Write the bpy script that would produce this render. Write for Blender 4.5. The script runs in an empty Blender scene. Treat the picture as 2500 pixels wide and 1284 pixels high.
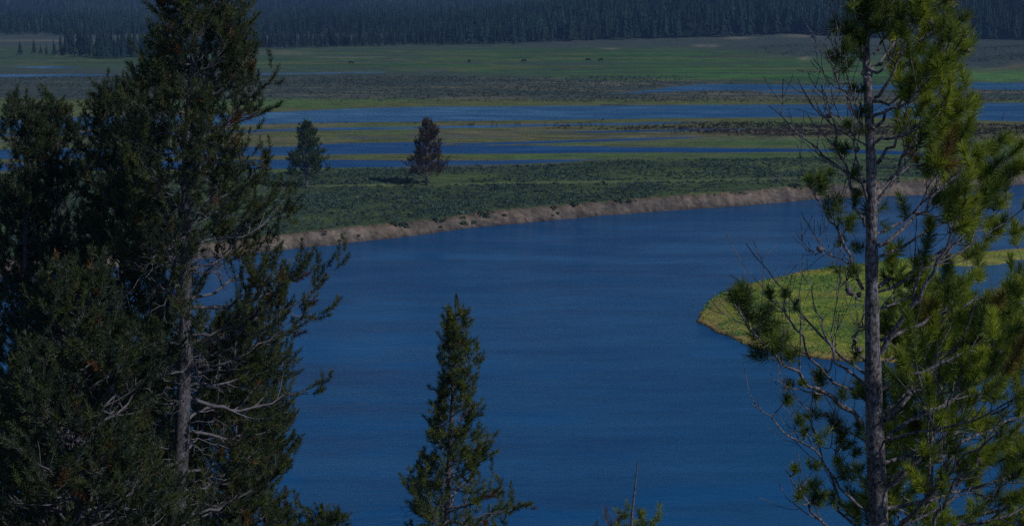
import bpy, math
import numpy as np
R_ = math.radians
SC = bpy.context.scene
COL = SC.collection
rng = np.random.default_rng(7)

# ------------------------------------------------------------------ camera
CAM_H = 41.0
F = 3434.0                      # focal length in photo pixels (2500 wide)
PITCH = math.atan(682.0 / F)
cam_d = bpy.data.cameras.new("camera")
cam_d.sensor_width = 36.0
cam_d.lens = 36.0 * F / 2500.0
cam_d.clip_end = 12000
cam = bpy.data.objects.new("camera", cam_d)
COL.objects.link(cam)
cam.location = (0, 0, CAM_H)
cam.rotation_euler = (R_(90) - PITCH, 0, 0)
SC.camera = cam

# ------------------------------------------------------------------ light
SUN_EL, SUN_AZ = R_(42), R_(119)     # azimuth clockwise from +Y (view direction): from the right, a little behind
world = bpy.data.worlds.new("World")
SC.world = world
world.use_nodes = True
wn = world.node_tree.nodes
wn.clear()
wo = wn.new("ShaderNodeOutputWorld")
bg = wn.new("ShaderNodeBackground")
sky = wn.new("ShaderNodeTexSky")
sky.sky_type = 'NISHITA'
sky.sun_disc = False
sky.sun_elevation = SUN_EL
sky.sun_rotation = SUN_AZ
sky.air_density = 1.0
sky.dust_density = 0.1
sky.ozone_density = 4.0
sky.altitude = 2300
bg.inputs[1].default_value = 0.15
world.node_tree.links.new(sky.outputs[0], bg.inputs[0])
world.node_tree.links.new(bg.outputs[0], wo.inputs[0])
sun_d = bpy.data.lights.new("sun", 'SUN')
sun_d.energy = 5.0
sun_d.angle = R_(0.5)
sun_d.color = (1.0, 0.97, 0.92)
sun = bpy.data.objects.new("sun", sun_d)
COL.objects.link(sun)
sun.location = (60, -20, 90)
from mathutils import Vector
SUN_DIR = Vector((math.sin(SUN_AZ) * math.cos(SUN_EL), math.cos(SUN_AZ) * math.cos(SUN_EL), math.sin(SUN_EL)))
sun.rotation_euler = SUN_DIR.to_track_quat('Z', 'Y').to_euler()
SC.view_settings.view_transform = 'Standard'
SC.view_settings.look = 'None'
SC.view_settings.gamma = 1.0
SC.view_settings.exposure = -1.38
SC.render.engine = 'CYCLES'
SC.cycles.use_denoising = False
SC.cycles.max_bounces = 5
SC.cycles.diffuse_bounces = 3
SC.cycles.glossy_bounces = 2
SC.cycles.transmission_bounces = 2
SC.cycles.volume_bounces = 0
SC.cycles.sample_clamp_indirect = 2.0
SC.cycles.sample_clamp_direct = 6.0

# ------------------------------------------------------------------ pixel <-> world
cp, sp = math.cos(PITCH), math.sin(PITCH)


def ray(px, py):
    u = (np.asarray(px, float) - 1250) / F
    v = (np.asarray(py, float) - 642) / F
    return np.stack(np.broadcast_arrays(u, cp - v * sp, -sp - v * cp), -1)


def at(px, py, z=0.0):
    d = ray(px, py)
    t = (z - CAM_H) / d[..., 2]
    return np.array([0, 0, CAM_H]) + d * t[..., None]


def at_depth(px, py, Y):
    d = ray(px, py)
    t = np.asarray(Y, float) / d[..., 1]
    return np.array([0, 0, CAM_H]) + d * t[..., None]


def proj(X, Y, Z):
    zz = Z - CAM_H
    dep = Y * cp - zz * sp
    dep = np.where(dep < 0.5, 0.5, dep)
    v = -(Y * sp + zz * cp) / dep
    return 1250 + F * X / dep, 642 + F * v


# ------------------------------------------------------------------ noise
_tab = np.random.default_rng(3).random((256, 256))


def vnoise(x, y):
    xi, yi = np.floor(x).astype(int), np.floor(y).astype(int)
    fx, fy = x - xi, y - yi
    fx, fy = fx * fx * (3 - 2 * fx), fy * fy * (3 - 2 * fy)
    a = _tab[xi & 255, yi & 255]; b = _tab[(xi + 1) & 255, yi & 255]
    c = _tab[xi & 255, (yi + 1) & 255]; d = _tab[(xi + 1) & 255, (yi + 1) & 255]
    return (a * (1 - fx) + b * fx) * (1 - fy) + (c * (1 - fx) + d * fx) * fy


def fbm(x, y, o=4, s=0):
    r, a, t = 0, 1.0, 0
    for i in range(o):
        r = r + a * vnoise(x * 2 ** i + 17.3 * i + s * 31.7, y * 2 ** i + 9.1 * i + s * 13.1)
        t += a; a *= 0.5
    return r / t * 2 - 1


def sstep(x, a, b):
    t = np.clip((x - a) / (b - a), 0, 1)
    return t * t * (3 - 2 * t)


def sdist(X, Y, poly):
    """signed distance, positive inside the polygon (n,2)"""
    sh = X.shape
    x, y = X.ravel().astype(np.float32), Y.ravel().astype(np.float32)
    best = np.full(x.shape, 1e12, np.float32)
    ins = np.zeros(x.shape, bool)
    n = len(poly)
    for i in range(n):
        ax, ay = poly[i]; bx, by = poly[(i + 1) % n]
        dx, dy = bx - ax, by - ay
        L = dx * dx + dy * dy + 1e-9
        t = np.clip(((x - ax) * dx + (y - ay) * dy) / L, 0, 1)
        q = (x - ax - t * dx) ** 2 + (y - ay - t * dy) ** 2
        best = np.minimum(best, q)
        c = ((ay > y) != (by > y))
        with np.errstate(divide='ignore', invalid='ignore'):
            xi = (bx - ax) * (y - ay) / (by - ay if by != ay else 1e-9) + ax
        ins ^= c & (x < xi)
    d = np.sqrt(best)
    return np.where(ins, d, -d).reshape(sh)


# ------------------------------------------------------------------ mesh helpers
def link(o, parent=None):
    COL.objects.link(o)
    if parent is not None:
        o.parent = parent
    return o


def mesh_obj(name, V, Fc, mat, parent=None, smooth=False, col=None, mats=None, midx=None):
    """V (n,3); Fc list of int arrays (m,3) or (m,4)"""
    if not isinstance(Fc, (list, tuple)):
        Fc = [Fc]
    Fc = [f for f in Fc if len(f)]
    me = bpy.data.meshes.new(name)
    V = np.ascontiguousarray(V, np.float32)
    me.vertices.add(len(V))
    me.vertices.foreach_set("co", V.ravel())
    loops = np.concatenate([f.ravel() for f in Fc]).astype(np.int32)
    tot = np.concatenate([np.full(len(f), f.shape[1]) for f in Fc]).astype(np.int32)
    st = np.concatenate([[0], np.cumsum(tot)[:-1]]).astype(np.int32)
    me.loops.add(len(loops))
    me.loops.foreach_set("vertex_index", loops)
    me.polygons.add(len(tot))
    me.polygons.foreach_set("loop_start", st)
    me.polygons.foreach_set("loop_total", tot)
    if smooth:
        me.polygons.foreach_set("use_smooth", np.ones(len(tot), bool))
    if midx is not None:
        me.polygons.foreach_set("material_index", np.asarray(midx, np.int32))
    me.update(calc_edges=True)
    if col is not None:
        ca = me.color_attributes.new("Col", 'FLOAT_COLOR', 'POINT')
        c4 = np.ones((len(V), 4), np.float32)
        c4[:, :3] = col
        ca.data.foreach_set("color", c4.ravel())
    for m in (mats or [mat]):
        me.materials.append(m)
    me.validate()
    o = bpy.data.objects.new(name, me)
    return link(o, parent)


def tag(o, label=None, cat=None, group=None, kind=None):
    if label: o["label"] = label
    if cat: o["category"] = cat
    if group: o["group"] = group
    if kind: o["kind"] = kind
    return o


def thing(name, loc, label, cat, group=None):
    o = bpy.data.objects.new(name, None)
    o.empty_display_size = 0.5
    link(o)
    o.location = tuple(float(v) for v in loc)
    return tag(o, label, cat, group)


def nrm(v):
    return v / (np.linalg.norm(v, axis=-1, keepdims=True) + 1e-9)


def tubes(P, R, k):
    """P (B,n,3), R (B,n) -> verts, quads"""
    B, n, _ = P.shape
    T = np.empty_like(P)
    T[:, 1:-1] = P[:, 2:] - P[:, :-2]
    T[:, 0] = P[:, 1] - P[:, 0]
    T[:, -1] = P[:, -1] - P[:, -2]
    T = nrm(T)
    m = nrm(P[:, -1] - P[:, 0])
    ref = np.where(np.abs(m[:, 2:3]) > 0.8, np.array([[1.0, 0, 0]]), np.array([[0, 0, 1.0]]))[:, None]
    A = nrm(np.cross(T, np.broadcast_to(ref, T.shape)))
    Bn = np.cross(T, A)
    ang = np.arange(k) * 2 * np.pi / k
    V = P[:, :, None] + R[:, :, None, None] * (A[:, :, None] * np.cos(ang)[None, None, :, None] + Bn[:, :, None] * np.sin(ang)[None, None, :, None])
    V = V.reshape(-1, 3)
    b = (np.arange(B) * n * k)[:, None, None]
    i = (np.arange(n - 1) * k)[None, :, None]
    j = np.arange(k)[None, None, :]
    j2 = (j + 1) % k
    q = np.stack([b + i + j, b + i + j2, b + i + k + j2, b + i + k + j], -1).reshape(-1, 4)
    return V, q


class Geo:
    def __init__(s):
        s.V, s.T, s.Q, s.C, s.n = [], [], [], [], 0

    def add(s, V, T=None, Q=None, C=(0.5, 0.5, 0.5)):
        s.V.append(V)
        s.C.append(np.broadcast_to(np.asarray(C, float), V.shape))
        if T is not None: s.T.append(T + s.n)
        if Q is not None: s.Q.append(Q + s.n)
        s.n += len(V)

    def build(s, name, mat, parent=None, origin=None, smooth=False):
        V = np.concatenate(s.V)
        if origin is not None: V = V - np.asarray(origin)
        fc = []
        if s.T: fc.append(np.concatenate(s.T))
        if s.Q: fc.append(np.concatenate(s.Q))
        return mesh_obj(name, V, fc, mat, parent, smooth, np.concatenate(s.C))


# ------------------------------------------------------------------ materials
def new_mat(name):
    m = bpy.data.materials.new(name)
    m.use_nodes = True
    nt = m.node_tree
    nt.nodes.clear()
    out = nt.nodes.new("ShaderNodeOutputMaterial")
    return m, nt, out


def N(nt, t, **kw):
    n = nt.nodes.new(t)
    for k, v in kw.items():
        if k.startswith("i_"):
            n.inputs[int(k[2:])].default_value = v
        else:
            setattr(n, k, v)
    return n


def noise_node(nt, scale, detail=4, rough=0.6, vec=None, stretch=None):
    tc = N(nt, "ShaderNodeTexCoord")
    src = tc.outputs["Object"]
    if stretch is not None:
        mp = N(nt, "ShaderNodeMapping")
        mp.inputs["Scale"].default_value = stretch
        nt.links.new(src, mp.inputs[0])
        src = mp.outputs[0]
    n = N(nt, "ShaderNodeTexNoise")
    n.inputs["Scale"].default_value = scale
    n.inputs["Detail"].default_value = detail
    n.inputs["Roughness"].default_value = rough
    nt.links.new(src, n.inputs["Vector"])
    return n


def ramp(nt, src, stops):
    r = N(nt, "ShaderNodeValToRGB")
    e = r.color_ramp.elements
    while len(e) > 1: e.remove(e[0])
    e[0].position, e[0].color = stops[0][0], (*stops[0][1], 1)
    for p, c in stops[1:]:
        x = e.new(p); x.color = (*c, 1)
    nt.links.new(src, r.inputs[0])
    return r


def mul(nt, a, b, fac=1.0, mode='MULTIPLY'):
    m = N(nt, "ShaderNodeMix", data_type='RGBA', blend_type=mode)
    m.inputs[0].default_value = fac
    nt.links.new(a, m.inputs[6]); nt.links.new(b, m.inputs[7])
    return m.outputs[2]


def mat_attr(name, nscale, lo, hi, rough=0.8, bump=None, stretch=None, trans=0.0, spec=0.3):
    m, nt, out = new_mat(name)
    at_ = N(nt, "ShaderNodeAttribute", attribute_name="Col")
    nz = noise_node(nt, nscale, 5, 0.65, stretch=stretch)
    rp = ramp(nt, nz.outputs[0], [(0.3, (lo,) * 3), (0.7, (hi,) * 3)])
    c = mul(nt, at_.outputs["Color"], rp.outputs[0])
    if stretch is not None:
        nz2 = noise_node(nt, 0.22, 6, 0.75, stretch=(0.5, 1.3, 1))
        rp2 = ramp(nt, nz2.outputs[0], [(0.35, (0.62, 0.66, 0.72)), (0.5, (1.0, 1.0, 1.0)), (0.68, (1.45, 1.35, 1.2))])
        c = mul(nt, c, rp2.outputs[0])
    bs = N(nt, "ShaderNodeBsdfPrincipled")
    bs.inputs["Roughness"].default_value = rough
    bs.inputs["Specular IOR Level"].default_value = spec
    nt.links.new(c, bs.inputs["Base Color"])
    sh = bs.outputs[0]
    if bump:
        bn = noise_node(nt, bump[0], 4, 0.7)
        b = N(nt, "ShaderNodeBump")
        b.inputs["Strength"].default_value = bump[1]
        b.inputs["Distance"].default_value = bump[2]
        nt.links.new(bn.outputs[0], b.inputs["Height"])
        nt.links.new(b.outputs[0], bs.inputs["Normal"])
    if trans > 0:
        tr = N(nt, "ShaderNodeBsdfTranslucent")
        nt.links.new(c, tr.inputs[0])
        mx = N(nt, "ShaderNodeMixShader", i_0=trans)
        nt.links.new(sh, mx.inputs[1]); nt.links.new(tr.outputs[0], mx.inputs[2])
        sh = mx.outputs[0]
    nt.links.new(sh, out.inputs[0])
    return m


def mat_bark(name, c0, c1, c2, scale, bump_d):
    m, nt, out = new_mat(name)
    n1 = noise_node(nt, scale, 5, 0.7, stretch=(1, 1, 0.55))
    n2 = noise_node(nt, scale * 0.17, 3, 0.6)
    r1 = ramp(nt, n1.outputs[0], [(0.38, c0), (0.5, c1), (0.66, c2)])
    r2 = ramp(nt, n2.outputs[0], [(0.3, (0.7,) * 3), (0.7, (1.15,) * 3)])
    c = mul(nt, r1.outputs[0], r2.outputs[0])
    bs = N(nt, "ShaderNodeBsdfPrincipled")
    bs.inputs["Roughness"].default_value = 0.85
    bs.inputs["Specular IOR Level"].default_value = 0.2
    nt.links.new(c, bs.inputs["Base Color"])
    b = N(nt, "ShaderNodeBump")
    b.inputs["Strength"].default_value = 0.9
    b.inputs["Distance"].default_value = bump_d
    nt.links.new(n1.outputs[0], b.inputs["Height"])
    nt.links.new(b.outputs[0], bs.inputs["Normal"])
    nt.links.new(bs.outputs[0], out.inputs[0])
    return m


M_GROUND = mat_attr("ground_cover", 1.1, 0.6, 1.4, 0.95, (2.5, 0.9, 0.35), stretch=(1, 1, 1), spec=0.1)
M_NEEDLE = mat_attr("pine_needles", 9.0, 0.8, 1.2, 0.5, trans=0.38, spec=0.35)
M_FAR = mat_attr("far_conifer", 0.6, 0.6, 1.4, 0.9, trans=0.1, spec=0.1)
M_SAGE = mat_attr("sage_leaves", 1.5, 0.7, 1.3, 0.9, trans=0.15, spec=0.1)
M_BARK = mat_bark("grey_pine_bark", (0.035, 0.03, 0.035), (0.18, 0.165, 0.185), (0.40, 0.38, 0.43), 55, 0.012)
M_BARK2 = mat_bark("darkened_pine_bark", (0.05, 0.045, 0.055), (0.12, 0.115, 0.135), (0.26, 0.25, 0.29), 32, 0.02)  # darker copy of the bark, left-side dimness put into its colour
M_DEAD = mat_bark("weathered_wood", (0.08, 0.075, 0.09), (0.17, 0.16, 0.19), (0.28, 0.27, 0.31), 60, 0.004)
M_CONE = mat_bark("cone_scales", (0.05, 0.04, 0.05), (0.16, 0.13, 0.14), (0.3, 0.27, 0.3), 160, 0.004)
M_HIDE = mat_bark("dark_hide", (0.012, 0.01, 0.01), (0.02, 0.016, 0.014), (0.035, 0.028, 0.024), 3, 0.02)


def mat_water():
    m, nt, out = new_mat("river_water")
    tc = N(nt, "ShaderNodeTexCoord")

    def nz(scale, sx, sy, d, r):
        mp = N(nt, "ShaderNodeMapping")
        mp.inputs["Scale"].default_value = (sx, sy, 1)
        nt.links.new(tc.outputs["Object"], mp.inputs[0])
        n = N(nt, "ShaderNodeTexNoise")
        n.inputs["Scale"].default_value = scale
        n.inputs["Detail"].default_value = d
        n.inputs["Roughness"].default_value = r
        nt.links.new(mp.outputs[0], n.inputs["Vector"])
        return n
    a = nz(1.3, 0.5, 1.0, 6, 0.75)
    b = nz(0.07, 0.5, 1.6, 3, 0.6)
    cc = nz(0.16, 0.25, 1.0, 4, 0.7)
    bmp = N(nt, "ShaderNodeBump")
    bmp.inputs["Distance"].default_value = 0.30
    # strength varies with slow patches of ruffled and slick water
    rs = ramp(nt, b.outputs[0], [(0.38, (0.2,) * 3), (0.62, (1.0,) * 3)])
    nt.links.new(rs.outputs[0], bmp.inputs["Strength"])
    nt.links.new(a.outputs[0], bmp.inputs["Height"])
    bmp2 = N(nt, "ShaderNodeBump")
    bmp2.inputs["Distance"].default_value = 0.6
    bmp2.inputs["Strength"].default_value = 0.15
    nt.links.new(cc.outputs[0], bmp2.inputs["Height"])
    nt.links.new(bmp.outputs[0], bmp2.inputs["Normal"])
    st = nz(0.09, 0.28, 1.5, 8, 0.78)
    df = N(nt, "ShaderNodeBsdfDiffuse")
    dc = ramp(nt, st.outputs[0], [(0.36, (0.001, 0.060, 0.195)), (0.5, (0.003, 0.084, 0.24)), (0.64, (0.008, 0.100, 0.275))])
    # the shallow marsh channels between 270 and 400 m out are a deeper blue and duller
    sx = N(nt, "ShaderNodeSeparateXYZ")
    nt.links.new(tc.outputs["Object"], sx.inputs[0])
    mr = N(nt, "ShaderNodeMapRange")
    mr.inputs[1].default_value, mr.inputs[2].default_value = 270, 300
    nt.links.new(sx.outputs[1], mr.inputs[0])
    mr2 = N(nt, "ShaderNodeMapRange")
    mr2.inputs[1].default_value, mr2.inputs[2].default_value = 405, 398
    nt.links.new(sx.outputs[1], mr2.inputs[0])
    mk = N(nt, "ShaderNodeMath", operation='MULTIPLY')
    nt.links.new(mr.outputs[0], mk.inputs[0]); nt.links.new(mr2.outputs[0], mk.inputs[1])
    cm = N(nt, "ShaderNodeMix", data_type='RGBA')
    nt.links.new(mk.outputs[0], cm.inputs[0])
    nt.links.new(dc.outputs[0], cm.inputs[6]); cm.inputs[7].default_value = (0.001, 0.056, 0.20, 1)
    nt.links.new(cm.outputs[2], df.inputs[0])
    gl = N(nt, "ShaderNodeBsdfGlossy")
    gl.inputs["Color"].default_value = (0.7, 0.9, 1.0, 1)
    rr = ramp(nt, st.outputs[0], [(0.38, (0.07,) * 3), (0.62, (0.12,) * 3)])
    nt.links.new(rr.outputs[0], gl.inputs["Roughness"])
    nt.links.new(bmp2.outputs[0], gl.inputs["Normal"])
    fr = N(nt, "ShaderNodeFresnel")
    fr.inputs["IOR"].default_value = 1.25
    nt.links.new(bmp2.outputs[0], fr.inputs["Normal"])
    mm = N(nt, "ShaderNodeMath", operation='MULTIPLY')
    mm.inputs[1].default_value = 0.92
    nt.links.new(fr.outputs[0], mm.inputs[0])
    rd = N(nt, "ShaderNodeMapRange")
    rd.inputs[3].default_value, rd.inputs[4].default_value = 0.92, 0.5
    nt.links.new(mk.outputs[0], rd.inputs[0]); nt.links.new(rd.outputs[0], mm.inputs[1])
    mx = N(nt, "ShaderNodeMixShader")
    nt.links.new(mm.outputs[0], mx.inputs[0])
    nt.links.new(df.outputs[0], mx.inputs[1]); nt.links.new(gl.outputs[0], mx.inputs[2])
    nt.links.new(mx.outputs[0], out.inputs[0])
    return m


M_WATER = mat_water()

# ------------------------------------------------------------------ terrain
P = lambda pts, z=0.0: np.array([at(x, y, z)[:2] for x, y in pts])
bank_line = [(-1500, 790), (-300, 700), (300, 652), (600, 622), (790, 599), (1000, 577), (1200, 552), (1400, 534), (1600, 517),
             (1800, 503), (1985, 488), (2100, 483), (2250, 476), (2400, 462), (2500, 451), (2900, 415), (4500, 360)]
POLY_NORTH = np.vstack([P(bank_line), [[2600, 700], [2600, 4000], [-2600, 4000], [-2600, 300]]])
pen = [(1703, 765), (1722, 742), (1752, 717), (1800, 701), (1850, 690), (1960, 665), (2110, 646), (2250, 630), (2400, 614), (2500, 606), (2700, 590), (4000, 520),
       (4000, 960), (2600, 905), (2400, 895), (2200, 888), (2060, 883), (2000, 878), (1920, 866), (1840, 852), (1790, 832), (1740, 803), (1706, 784)]
POLY_PEN = P(pen)
POLY_POND = P([(2225, 690), (2260, 665), (2330, 652), (2420, 643), (2480, 634), (2600, 628), (2800, 625), (2800, 690), (2560, 700), (2480, 715), (2420, 735), (2330, 748), (2260, 742), (2228, 720)])
POLY_BENCH = np.vstack([P([(-1500, 440), (0, 425), (640, 420), (800, 415), (1000, 411), (1400, 404), (1500, 399), (1800, 395), (2000, 393), (2300, 394), (2500, 392), (4500, 350)], 2.2),
                        P(bank_line)[::-1]])
chan = [
    [(-1200, 300), (0, 290), (400, 284), (600, 279), (740, 272), (900, 265), (1050, 262), (1500, 259), (2100, 255), (2500, 252), (3600, 240),
     (3600, 300), (2500, 296), (2250, 291), (2100, 285), (1800, 287), (1400, 292), (1000, 297), (740, 301), (400, 310), (0, 320), (-1200, 335)],
    [(-800, 338), (0, 326), (500, 321), (760, 314), (1000, 311), (1300, 305), (1600, 300), (1720, 297), (1600, 303), (1300, 309), (1000, 315), (760, 319), (400, 327), (0, 333), (-800, 350)],
    [(-1200, 372), (0, 366), (500, 360), (790, 357), (1000, 357), (1300, 357), (1500, 360), (1800, 363), (2000, 365), (2180, 370), (2290, 380), (2150, 376), (2000, 371),
     (1800, 372), (1500, 372), (1200, 374), (1000, 375), (800, 377), (500, 382), (0, 388), (-1200, 400)],
    [(-1200, 405), (0, 400), (640, 392), (800, 391), (1000, 393), (1200, 394), (1420, 392), (1440, 394), (1300, 402), (1150, 408), (1000, 411), (640, 414), (0, 420), (-1200, 432)],
    [(1490, 231), (1580, 222), (1650, 212), (1720, 207), (1850, 207), (2050, 210), (2300, 205), (2360, 201), (2500, 203), (3200, 200), (3200, 218), (2500, 221), (2340, 217), (2100, 219), (1830, 220), (1700, 222), (1600, 226)],
    [(1830, 223), (1900, 223), (2000, 228), (2150, 231), (2000, 232), (1900, 228)],
    [(-900, 182), (0, 183), (200, 182), (330, 185), (200, 187), (0, 189), (-900, 192)],
    [(620, 180.5), (900, 176.5), (1180, 173), (900, 178), (620, 183)],
    [(20, 164), (120, 162), (210, 166), (120, 168)],
    [(1110, 352), (1300, 346), (1560, 339), (1700, 336), (1560, 342), (1300, 350), (1150, 355)],
    [(1250, 325), (1450, 321), (1700, 316), (1900, 314), (1700, 319), (1450, 324)],
    [(760, 353), (1000, 348), (1090, 350), (1000, 356), (790, 357)],
]
POLY_CH = [P(c) for c in chan]


def hills(X, Y):
    pxw = 1250 + F * X / np.maximum(Y, 50.0)
    A = np.interp(pxw, [600, 950, 1250, 1500, 1900, 2500, 3500], [0, 2, 8, 14, 26, 34, 45])
    h = A * sstep(Y, 930, 1330)
    h = h + np.maximum(Y - 1680, 0) * 0.045 * (1 + 0.35 * fbm(X / 500, Y / 500, 3, 5))
    h = h + 2.5 * sstep(Y, 640, 1000) * (0.6 + 0.6 * fbm(X / 90, Y / 140, 3, 2))
    kn = np.exp(-((pxw - 2020) / 230) ** 2) * np.exp(-((Y - 830) / 70) ** 2) * 4.5
    kn = kn + np.exp(-((pxw - 2620) / 260) ** 2) * np.exp(-((Y - 800) / 110) ** 2) * 7
    return h + kn


def height(X, Y, full=False):
    X = np.asarray(X, float); Y = np.asarray(Y, float)
    w = fbm(X / 14, Y / 14, 3, 1)
    w2 = fbm(X / 3.0, Y / 3.0, 2, 4)
    dN = sdist(X, Y, POLY_NORTH) + 1.0 * w + 0.5 * w2 + 0.35 * np.abs(fbm((X + 0.4 * Y) / 2.6, Y / 9, 3, 23))
    dP = sdist(X, Y, POLY_PEN) + 0.9 * w + 0.45 * w2
    dQ = sdist(X, Y, POLY_POND) + 2.5 * w
    dB = sdist(X, Y, POLY_BENCH)
    dC = np.full(X.shape, -1e6)
    for p in POLY_CH:
        m = (Y > p[:, 1].min() - 60) & (Y < p[:, 1].max() + 60)
        if m.any():
            dd = np.full(X.shape, -1e6)
            dd[m] = sdist(X[m], Y[m], p)
            dC = np.maximum(dC, dd)
    ws = fbm(X / 26, Y / 9, 4, 6)
    dC2 = dC + 1.6 * ws
    low = np.interp(-dC2, [-8, -1.5, 0, 4, 30, 60], [-0.6, -0.2, 0.0, 0.13, 0.5, 0.8]) + np.where(dC2 < 0, 0.06 * fbm(X / 7, Y / 3, 3, 8) * sstep(-dC2, 0, 3), 0)
    Hb = 2.05 + 0.5 * w + 0.35 * fbm(X / 30, Y / 30, 2, 24) + np.clip((X + 40) / 160, 0, 1) * 0.7
    bench = sstep(dB, -24, 0) * sstep(dN, 3.0, 3.01)
    bankp = np.interp(dN, [-4, 0, 0.4, 2.6, 3.4], [-1.2, 0, 0.22, 0.86, 1.0])
    bankz = np.where(dN < 0, np.interp(dN, [-4, 0], [-1.2, 0]), np.interp(dN, [0, 0.5, 2.8, 3.4], [0, 0.12, 0.88, 1.0]) * Hb)
    bankz = bankz + np.where((dN > 0.4) & (dN < 3.0), 0.16 * fbm((X + 0.5 * Y) / 0.9, (Y - 0.3 * X) / 3.2, 3, 25), 0)
    zN = np.where(dN < 3.0, bankz, np.maximum(low * (1 - sstep(dB, -24, 0)) + Hb * sstep(dB, -24, 0), -1) + 0.15 * w2 * sstep(dB, -10, 5))
    zN = zN + np.where(dN > 3, hills(X, Y), 0)
    zP = np.interp(dP, [-3, 0, 0.35, 8, 40], [-1.2, 0, 0.28, 0.55, 0.9]) + 0.06 * w2 * (dP > 0.5)
    zP = np.where(dQ > 0, np.minimum(zP, -0.15 - 0.05 * dQ) + 0.14 * (w2 > 0.45), np.where(dQ > -4, np.minimum(zP, 0.02 - 0.1 * dQ), zP))
    z = np.maximum(zN, zP)
    z = np.where(dN < -4, np.maximum(zP, -1.2), z)
    # near bluff on which the photographer stands
    zb = 39.3 - 0.6 * np.maximum(Y - 0.5, 0) + 0.5 * fbm(X / 6, Y / 6, 3, 9) * sstep(np.hypot(X, Y), 2, 9)
    z = np.where(Y < 72, np.maximum(zb, -1.5), z)
    if full:
        return z, dN, dP, dQ, dB, dC2, w, w2, ws
    return z


def ground_at(px, py):
    """where the line of sight through a photo point first meets the terrain"""
    d = ray(px, py)
    t0 = (6.5 - CAM_H) / d[2] if d[2] < -0.012 else 1200
    t = np.linspace(min(t0 * 0.8, 1100), min((-1.5 - CAM_H) / d[2] if d[2] < -0.012 else 1600, 1900), 500)
    Pq = np.array([0, 0, CAM_H]) + d * t[:, None]
    hz = height(Pq[:, 0], Pq[:, 1])
    k = np.nonzero(Pq[:, 2] < hz)[0]
    i = k[0] if len(k) else len(t) - 1
    return np.array([Pq[i, 0], Pq[i, 1], hz[i]])


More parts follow.
